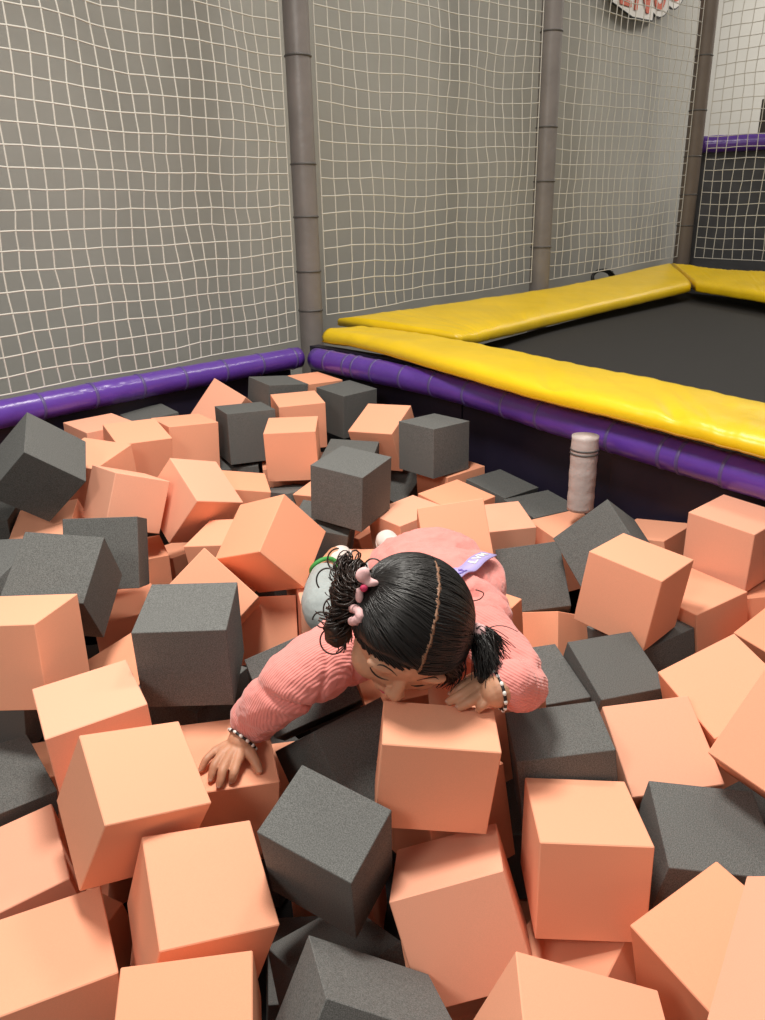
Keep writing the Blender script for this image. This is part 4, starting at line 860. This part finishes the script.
# ponytails
def curlset(base, spots, n, m, rr, turns, seed, rad=.0013):
    q = random.Random(seed); out = []
    for k in range(n):
        c, sp = q.choice(spots); e = Vector(c) + Vector((q.gauss(0, sp), q.gauss(0, sp), q.gauss(0, sp)))
        a = Vector(base) + Vector((q.gauss(0, .008), q.gauss(0, .008), q.gauss(0, .008)))
        ax = (e-a); L = ax.length; t = ax.normalized(); b1 = t.orthogonal().normalized(); b2 = t.cross(b1); ph = q.uniform(0, 6.28); tn = q.uniform(*turns); R0 = q.uniform(*rr)
        pts = []
        for i in range(30):
            s = i/29; r0 = R0*min(1, s*2.5); an = ph + tn*6.283*s
            pts.append(a + ax*s + (b1*math.cos(an) + b2*math.sin(an))*r0 + Vector((0, 0, .015*math.sin(3.14*s))))
        out.append(sweep(pts, lambda s: rad*(1.25-.7*s), 4, False))
    return merge(*out)
bl = ellp(TL, 1.06); br = ellp(TR, 1.08)
LC = [(near(p), r_) for p, r_ in (((-.080, 1.40, -.672), .007), ((-.095, 1.385, -.705), .008), ((-.105, 1.37, -.745), .008), ((-.100, 1.36, -.785), .008), ((-.065, 1.375, -.740), .008), ((-.088, 1.42, -.650), .006))]
v, f = curlset(bl, LC, 190, M['curl'], (.010, .019), (1.6, 2.6), 3, .0019); pl = part('ponytail', v, f, M['curl'], person)
core = [ell(near((-.082, 1.385, -.700)), (.024, .03, .042)), ell(near((-.095, 1.365, -.765)), (.026, .028, .034))]
lum = union('ponytail_core', core, .003, 2, M['curl'], pl, lambda c, n: .004*noise.noise(c*70))
q = random.Random(12); ms = []
for c, r0 in [(near(a), b) for a, b in (((-.020, 1.43, -.660), .016), ((-.090, 1.43, -.640), .020), ((-.105, 1.36, -.785), .022), ((-.11, 1.40, -.67), .018), ((-.125, 1.37, -.745), .013), ((-.045, 1.42, -.672), .013), ((-.095, 1.37, -.72), .02), ((-.085, 1.38, -.76), .018))]:
    ax = Vector((-.25, -.9, .35)).normalized(); b1 = ax.orthogonal().normalized(); b2 = ax.cross(b1); p0 = q.uniform(0, 6)
    ms.append(sweep([Vector(c) + (b1*math.cos(p0+5.4*i/29) + b2*math.sin(p0+5.4*i/29))*r0*(1+.25*i/29) + ax*.006*i/29 for i in range(30)], .0016, 5, True))
v, f = merge(*ms); part('loose_curl', v, f, M['curl'], pl)
RC = [((.205, 1.235, -.755), .009), ((.190, 1.215, -.770), .009), ((.212, 1.25, -.742), .009), ((.172, 1.205, -.772), .009), ((.195, 1.20, -.752), .008)]
v, f = curlset(br, RC, 420, M['hair'], (.001, .005), (.4, 1.0), 9, .0012); pr = part('ponytail', v, f, M['hair'], person)
core = [ell((.190, 1.235, -.760), (.020, .016, .030)), ell((.180, 1.215, -.785), (.015, .014, .018))]
union('ponytail_core', core, .003, 2, M['hair'], pr, lambda c, n: .003*noise.noise(c*90))
# hair ties: bow and scrunchie on one side, soft bobble on the other
o2 = ellp(TL, 1.09)
tie = union('hair_bow', [ell(o2 + Vector((.002, -.020, .022)), (.013, .010, .017)), ell(o2 + Vector((.016, -.022, .008)), (.013, .008, .008)), ell(o2 + Vector((-.006, -.022, -.014)), (.008, .008, .016))], .0022, 2, M['bow'], person, lambda c, n: .002*noise.noise(c*90))
v, f = ell(o2 + Vector((.002, -.030, .002)), (.007, .005, .007)); part('bow_knot', v, f, M['bowred'], tie)
pts = [ellp((TL + Vector((.22, .35+.05*math.sin(a), -.28)) + Vector((0, math.cos(a)*.07, math.sin(a)*.16))).normalized(), 1.03) for a in [i/14*math.pi*1.1-.3 for i in range(15)]]
v, f = sweep(pts, lambda s: .008*(1+.2*math.sin(s*40)), 10); part('scrunchie', v, f, M['bow'], person)
o3 = ellp(TR, 1.10)
union('bobble', [ell(o3 + Vector((.004, -.004, .004)), (.021, .019, .020)), ell(o3 + Vector((.012, -.012, -.014)), (.014, .013, .013))], .0025, 2, M['bow'], person, lambda c, n: .003*noise.noise(c*110))
q = random.Random(21); ms = []
for k in range(190):
    az = q.uniform(38, 92); p0 = hd(az, lim(az)+q.uniform(-4, 8), .985); p3 = Vector((.112+q.gauss(0, .011), 1.228+q.gauss(0, .010), -.796+q.gauss(0, .008)))
    p1 = p0.lerp(p3, .35) + sh*q.uniform(.004, .016); p2 = p0.lerp(p3, .7) + sh*q.uniform(0, .012)
    ms.append(sweep(smooth_poly([p0, p1, p2, p3], 12), lambda t: .0013*(1.2-.8*t), 4, False))
v, f = merge(*ms); part('side_lock', v, f, M['hair'], hair)
v, f = sweep(smooth_poly([hp(*p) for p in ((.10, -.06, .075), (.128, -.070, .050), (.134, -.07, .020), (.118, -.07, -.005))], 24), .0011, 5); part('loose_strand', v, f, M['hair'], hair)

# jacket
def sl(seed, amp):
    return lambda s: amp*noise.noise(Vector((s*7, seed, 0))) + amp*.7*math.sin(s*30+seed)*(.4+.6*noise.noise(Vector((s*3, seed, 5))))
cufR = Vector(HR['wrist']).lerp(Vector(HR['forearm']), .95) + Vector((.002, 0, .012)); cufL = Vector(HL['wrist']).lerp(Vector(HL['forearm']), 1.35)
tors = [ell((.125, 1.60, -.855), (.155, .10, .095)), ell((.14, 1.74, -.860), (.158, .13, .095)), ell((.125, 1.88, -.865), (.150, .115, .095)), ell((.08, 1.86, -.86), (.12, .12, .085)),
        ell((.235, 1.76, -.865), (.07, .12, .075)), ell((.19, 1.50, -.835), (.075, .06, .058)), ell((.225, 1.56, -.850), (.06, .06, .06)), ell((.245, 1.62, -.865), (.05, .05, .05)),
        ell((.05, 1.53, -.845), (.10, .07, .07)), chain([(.0, 1.49, -.84), (.06, 1.53, -.785), (.16, 1.50, -.79), (.20, 1.43, -.83)], [.024, .028, .028, .022])]
def wrk(c, n):
    p = (c - Vector((0, 0, 1.4)))/SC
    a = noise.noise(Vector((p.x*9+p.y*10, p.y*12-p.x*7, p.z*18)))
    return .0055*a + .0035*(1-abs(noise.noise(Vector((p.x*17+4, p.y*24, p.z*24))))*2) + .0010*noise.noise(c*90)
jk = union('jacket', tors, .0035, 5, M['jacket'], person, wrk)
def ribs(m, nvec, freq):
    nt = m.node_tree; N = nt.nodes; L = nt.links; tc = N.new('ShaderNodeTexCoord')
    dt = N.new('ShaderNodeVectorMath'); dt.operation = 'DOT_PRODUCT'; dt.inputs[1].default_value = Vector(nvec).normalized()*freq; L.new(tc.outputs['Object'], dt.inputs[0])
    nz = N.new('ShaderNodeTexNoise'); nz.inputs['Scale'].default_value = 22; L.new(tc.outputs['Object'], nz.inputs['Vector'])
    ma = N.new('ShaderNodeMath'); ma.operation = 'MULTIPLY_ADD'; L.new(nz.outputs['Fac'], ma.inputs[0]); ma.inputs[1].default_value = 2.5; L.new(dt.outputs['Value'], ma.inputs[2])
    si = N.new('ShaderNodeMath'); si.operation = 'SINE'; L.new(ma.outputs[0], si.inputs[0])
    n2 = N.new('ShaderNodeTexNoise'); n2.inputs['Scale'].default_value = 260; L.new(tc.outputs['Object'], n2.inputs['Vector'])
    ad = N.new('ShaderNodeMath'); ad.operation = 'ADD'; L.new(si.outputs[0], ad.inputs[0]); L.new(n2.outputs['Fac'], ad.inputs[1])
    bp = N.new('ShaderNodeBump'); bp.inputs['Strength'].default_value = .6; bp.inputs['Distance'].default_value = .0006; L.new(ad.outputs[0], bp.inputs['Height']); L.new(bp.outputs['Normal'], N['Principled BSDF'].inputs['Normal'])
M['ribbed2'] = M['ribbed'].copy(); M['ribbed2'].name = 'pink_ribbed_knit_left'
ribs(M['ribbed'], (.55, -.75, -.25), 1500); ribs(M['ribbed2'], (.5, .35, .8), 1500)
def fold(c0, dirn, w, d):
    c0 = W(*c0); dirn = Vector(dirn).normalized()
    return lambda c: -d*1.25*math.exp(-(((c-c0).dot(dirn))/(w*1.15))**2)*math.exp(-((c-c0).length/.055)**2)
f1 = [fold((-.185, 1.33, -.905), (-.5, -.2, -1), .007, .013), fold((-.075, 1.42, -.84), (-1, -.4, .2), .008, .011), fold((-.135, 1.36, -.86), (-1, -.3, .3), .006, .005), fold((-.045, 1.46, -.83), (-1, -.4, .2), .006, .008)]
f2 = [fold((.265, 1.30, -.81), (.3, .5, 1), .007, .005), fold((.25, 1.335, -.80), (.6, .5, .6), .006, .005), fold((.255, 1.25, -.79), (.8, .5, -.2), .005, .004)]
def sdisp(fs, sd): return lambda c, n: sum(g(c) for g in fs) + .0022*noise.noise(Vector((c.x*45+sd, c.y*45, c.z*60))) + .0010*noise.noise(c*120)
slr = union('sleeve', [chain([(-.01, 1.545, -.85), (-.07, 1.47, -.86), (-.135, 1.395, -.862), (-.185, 1.362, -.880), (-.236, 1.362, -.926), cufR], [.080, .080, .073, .068, .058, .051], 40, 24, sl(2, .05)),
    chain([cufR.lerp(Vector((-.235, 1.378, -.94)), .3), cufR - (Vector((-.235, 1.378, -.94))-cufR).normalized()*.004], [.052, .054], 8, 24)], .003, 4, M['ribbed'], person, sdisp(f1, 1))
sll = union('sleeve', [chain([(.205, 1.50, -.845), (.235, 1.42, -.848), (.258, 1.35, -.852), (.262, 1.295, -.850), (.248, 1.245, -.828), cufL], [.064, .060, .056, .052, .047, .044], 40, 24, sl(5, .06))], .003, 4, M['ribbed2'], person, sdisp(f2, 7))
# lavender ribbon across the back of the collar
jb = BVHTree.FromPolygons([v.co for v in jk.data.vertices], [tuple(p.vertices) for p in jk.data.polygons])
def drop(x, y):
    h = jb.ray_cast(W(x, y, -.3), Vector((0, 0, -1))); return (h[0]-Vector((0, 0, 1.4)))/SC if h[0] is not None else Vector((x, y, -.8))
A0, A1 = Vector((.128, 1.53, 0)), Vector((.262, 1.76, 0)); dd = (A1-A0).normalized(); pp = Vector((-dd.y, dd.x, 0)); V, F = [], []; RB = []
for i in range(25):
    t = i/24; c = A0.lerp(A1, t); z = max(drop((c+pp*o_).x, (c+pp*o_).y).z for o_ in (-.02, 0, .02)) + .006
    RB.append((c, z))
zz = [sum(RB[min(max(i+k, 0), 24)][1] for k in (-2, -1, 0, 1, 2))/5 + .004 for i in range(25)]
for i in range(25):
    c = RB[i][0]
    for o_, h in ((-.021, 0), (.021, 0), (.021, -.003), (-.021, -.003)): V.append(Vector((c.x, c.y, zz[i]+h)) + pp*o_)
for i in range(24):
    for k in range(4): F.append((i*4+k, i*4+4+k, i*4+4+(k+1) % 4, i*4+(k+1) % 4))
F += [(0, 1, 2, 3), (99, 98, 97, 96)]
rb = part('ribbon', V, F, M['lav'], person); rb['label'] = 'lavender printed ribbon across the back of the collar'
def glyph(txt, i0, i1, off, h, m):
    cu = bpy.data.curves.new('t', 'FONT'); cu.body = txt; cu.size = 1; cu.extrude = .01; cu.offset = .02
    t = bpy.data.objects.new('t', cu); C.objects.link(t); bpy.context.view_layer.update()
    me = bpy.data.meshes.new_from_object(t.evaluated_get(bpy.context.evaluated_depsgraph_get())); bpy.data.objects.remove(t)
    xs = [v.co.x for v in me.vertices]; ys = [v.co.y for v in me.vertices]
    for v in me.vertices:
        u = (v.co.x-min(xs))/(max(xs)-min(xs)); k = (v.co.y-min(ys))/(max(ys)-min(ys)); s = i0 + (i1-i0)*u; i = min(int(s), 23); fr = s-i
        c = RB[i][0].lerp(RB[i+1][0], fr); z = zz[i]*(1-fr)+zz[i+1]*fr
        v.co = W(*(Vector((c.x, c.y, z+.0012+v.co.z*.05)) + pp*(off+(k-.5)*h)))
    me.materials.append(m); q = bpy.data.objects.new('ribbon_print', me); C.objects.link(q); q.parent = rb; q.matrix_parent_inverse = rb.matrix_world.inverted()
glyph('LVM', 15, 22.5, .004, .020, M['bead']); glyph('Kt', 4, 9, -.004, .024, M['lavink'])

# leggings, shoes
lg = union('leggings', [chain([(.10, 1.93, -.885), (-.03, 1.85, -.915), (-.132, 1.775, -.938), (-.158, 1.83, -.942), (-.166, 1.90, -.945), (-.168, 1.985, -.944)], [.080, .070, .064, .060, .052, .042], 50, 20),
    chain([(.14, 1.90, -.90), (.16, 1.95, -.91), (.10, 2.03, -.925), (.06, 2.09, -.93)], [.07, .06, .05, .04], 40, 20), ell((.11, 1.95, -.885), (.12, .085, .08))], .003, 5, M['leggings'], person, lambda c, n: .0020*noise.noise(Vector((c.x*30, c.y*60, c.z*30))))
def shoe(a, b, up, seed):
    a, b = Vector(a), Vector(b); t = (b-a).normalized(); up = Vector(up); up = (up-t*up.dot(t)).normalized(); s = t.cross(up)
    o = union('shoe', [ell(a, (.034, .040, .034), (s, t, up)), ell(a.lerp(b, .5), (.036, .05, .030), (s, t, up)), ell(b, (.034, .036, .027), (s, t, up))], .003, 4, M['shoe'], person, lambda c, n: .001*noise.noise(c*60))
    pts = [a.lerp(b, .5) + s*math.cos(k)*.036 + t*math.sin(k)*.064 - up*.012 for k in [i/30*6.2832 for i in range(31)]]
    v, f = sweep(pts, .005, 8, False); part('shoe_sole', v, f, M['shoe'], o)
    return o
s1 = shoe((-.162, 2.055, -.945), (-.130, 2.095, -.925), (-.5, -.3, .8), 1)
pts = [Vector((-.168, 2.020, -.942)) + Vector((math.cos(k)*.040, .012*math.sin(k*2), math.sin(k)*.040)) for k in [i/24*6.2832 for i in range(25)]]
v, f = sweep(pts, .0065, 8, False); part('green_cuff', v, f, M['green'], s1)
shoe((.045, 2.10, -.925), (.012, 2.14, -.900), (-.2, -.3, .9), 2)
# beaded bracelets
def bracelet(c, ax, r, n):
    c = Vector(c); ax = Vector(ax).normalized(); b1 = ax.orthogonal().normalized(); b2 = ax.cross(b1)
    v, f = sweep([c + (b1*math.cos(k)+b2*math.sin(k))*r for k in [i/40*6.2832 for i in range(41)]], .0030, 8, False)
    o = part('bracelet', v, f, M['black'], person)
    for i in range(n):
        k = 6.2832*i/n; d = b1*math.cos(k)+b2*math.sin(k); tt = ax.cross(d)
        v, f = ell(c + d*(r+.001), (.0052, .0036, .0036), (tt, d, ax), 10); part('bead', v, f, M['bead'], o)
wr, fr_ = Vector(HR['wrist']), Vector(HR['forearm']); bracelet(wr.lerp(fr_, .06), fr_-wr, .0345, 13)
wl, fl_ = Vector(HL['wrist']), Vector(HL['forearm']); bracelet(wl.lerp(fl_, .10), Vector((1, .25, .1)), .0345, 13)
# ---------------------------------------------------------------- light and camera
def area(name, loc, aim, size, power, col):
    l = bpy.data.lights.new(name, 'AREA'); l.energy = power; l.size = size; l.color = col; l.shape = 'DISK'
    o = bpy.data.objects.new(name, l); C.objects.link(o); o.location = W(*loc)
    o.rotation_euler = (W(*aim)-o.location).to_track_quat('-Z', 'Y').to_euler(); return o
area('ceiling_lamp', (-.30, 1.50, 1.60), (-.30, 1.7, -1), .50, 47, (1, .955, .88))
area('front_fill', (-1.3, -.9, 1.3), (-.2, 1.6, -1), .60, 18, (1, .955, .87))  # unseen fill added behind the camera, stands in for bounced and ambient light
area('ceiling_lamp.002', (.9, 3.6, 3.3), (.9, 4.2, -1), .70, 40, (1, .95, .86))
area('ceiling_lamp.003', (3.6, 4.2, 3.8), (2.6, 5.4, -1), .80, 28, (1, .94, .84))
area('far_wall_fill', (5.6, 7.9, 3.4), (5.2, 10, .8), .9, 90, (1, .95, .87))  # added out of view only to brighten the white wall past the net
wld = bpy.data.worlds.new('hall'); bpy.context.scene.world = wld; wld.use_nodes = True
bg = wld.node_tree.nodes['Background']; bg.inputs['Color'].default_value = (1, .95, .88, 1); bg.inputs['Strength'].default_value = .24
cam = bpy.data.cameras.new('camera'); co = bpy.data.objects.new('camera', cam); C.objects.link(co)
cam.sensor_fit = 'VERTICAL'; cam.sensor_height = 36; cam.sensor_width = 27; cam.lens = 775/1020*36; cam.clip_start = .02
Rm = Matrix(((0.999791318, -0.0204284284, 0), (-0.00713123394, -0.349010979, 0.937091501), (-0.0191433066, -0.936895947, -0.349083826)))
R = Matrix((Rm.col[0], -Rm.col[1], -Rm.col[2])).transposed()
co.matrix_world = Matrix.Translation((0, 0, 1.4)) @ R.to_4x4() @ Matrix.Rotation(-.0019, 4, 'X')
sc = bpy.context.scene; sc.camera = co
sc.view_settings.view_transform = 'Standard'; sc.view_settings.look = 'None'; sc.view_settings.exposure = .10; sc.view_settings.gamma = 1
sc.view_settings.use_curve_mapping = False
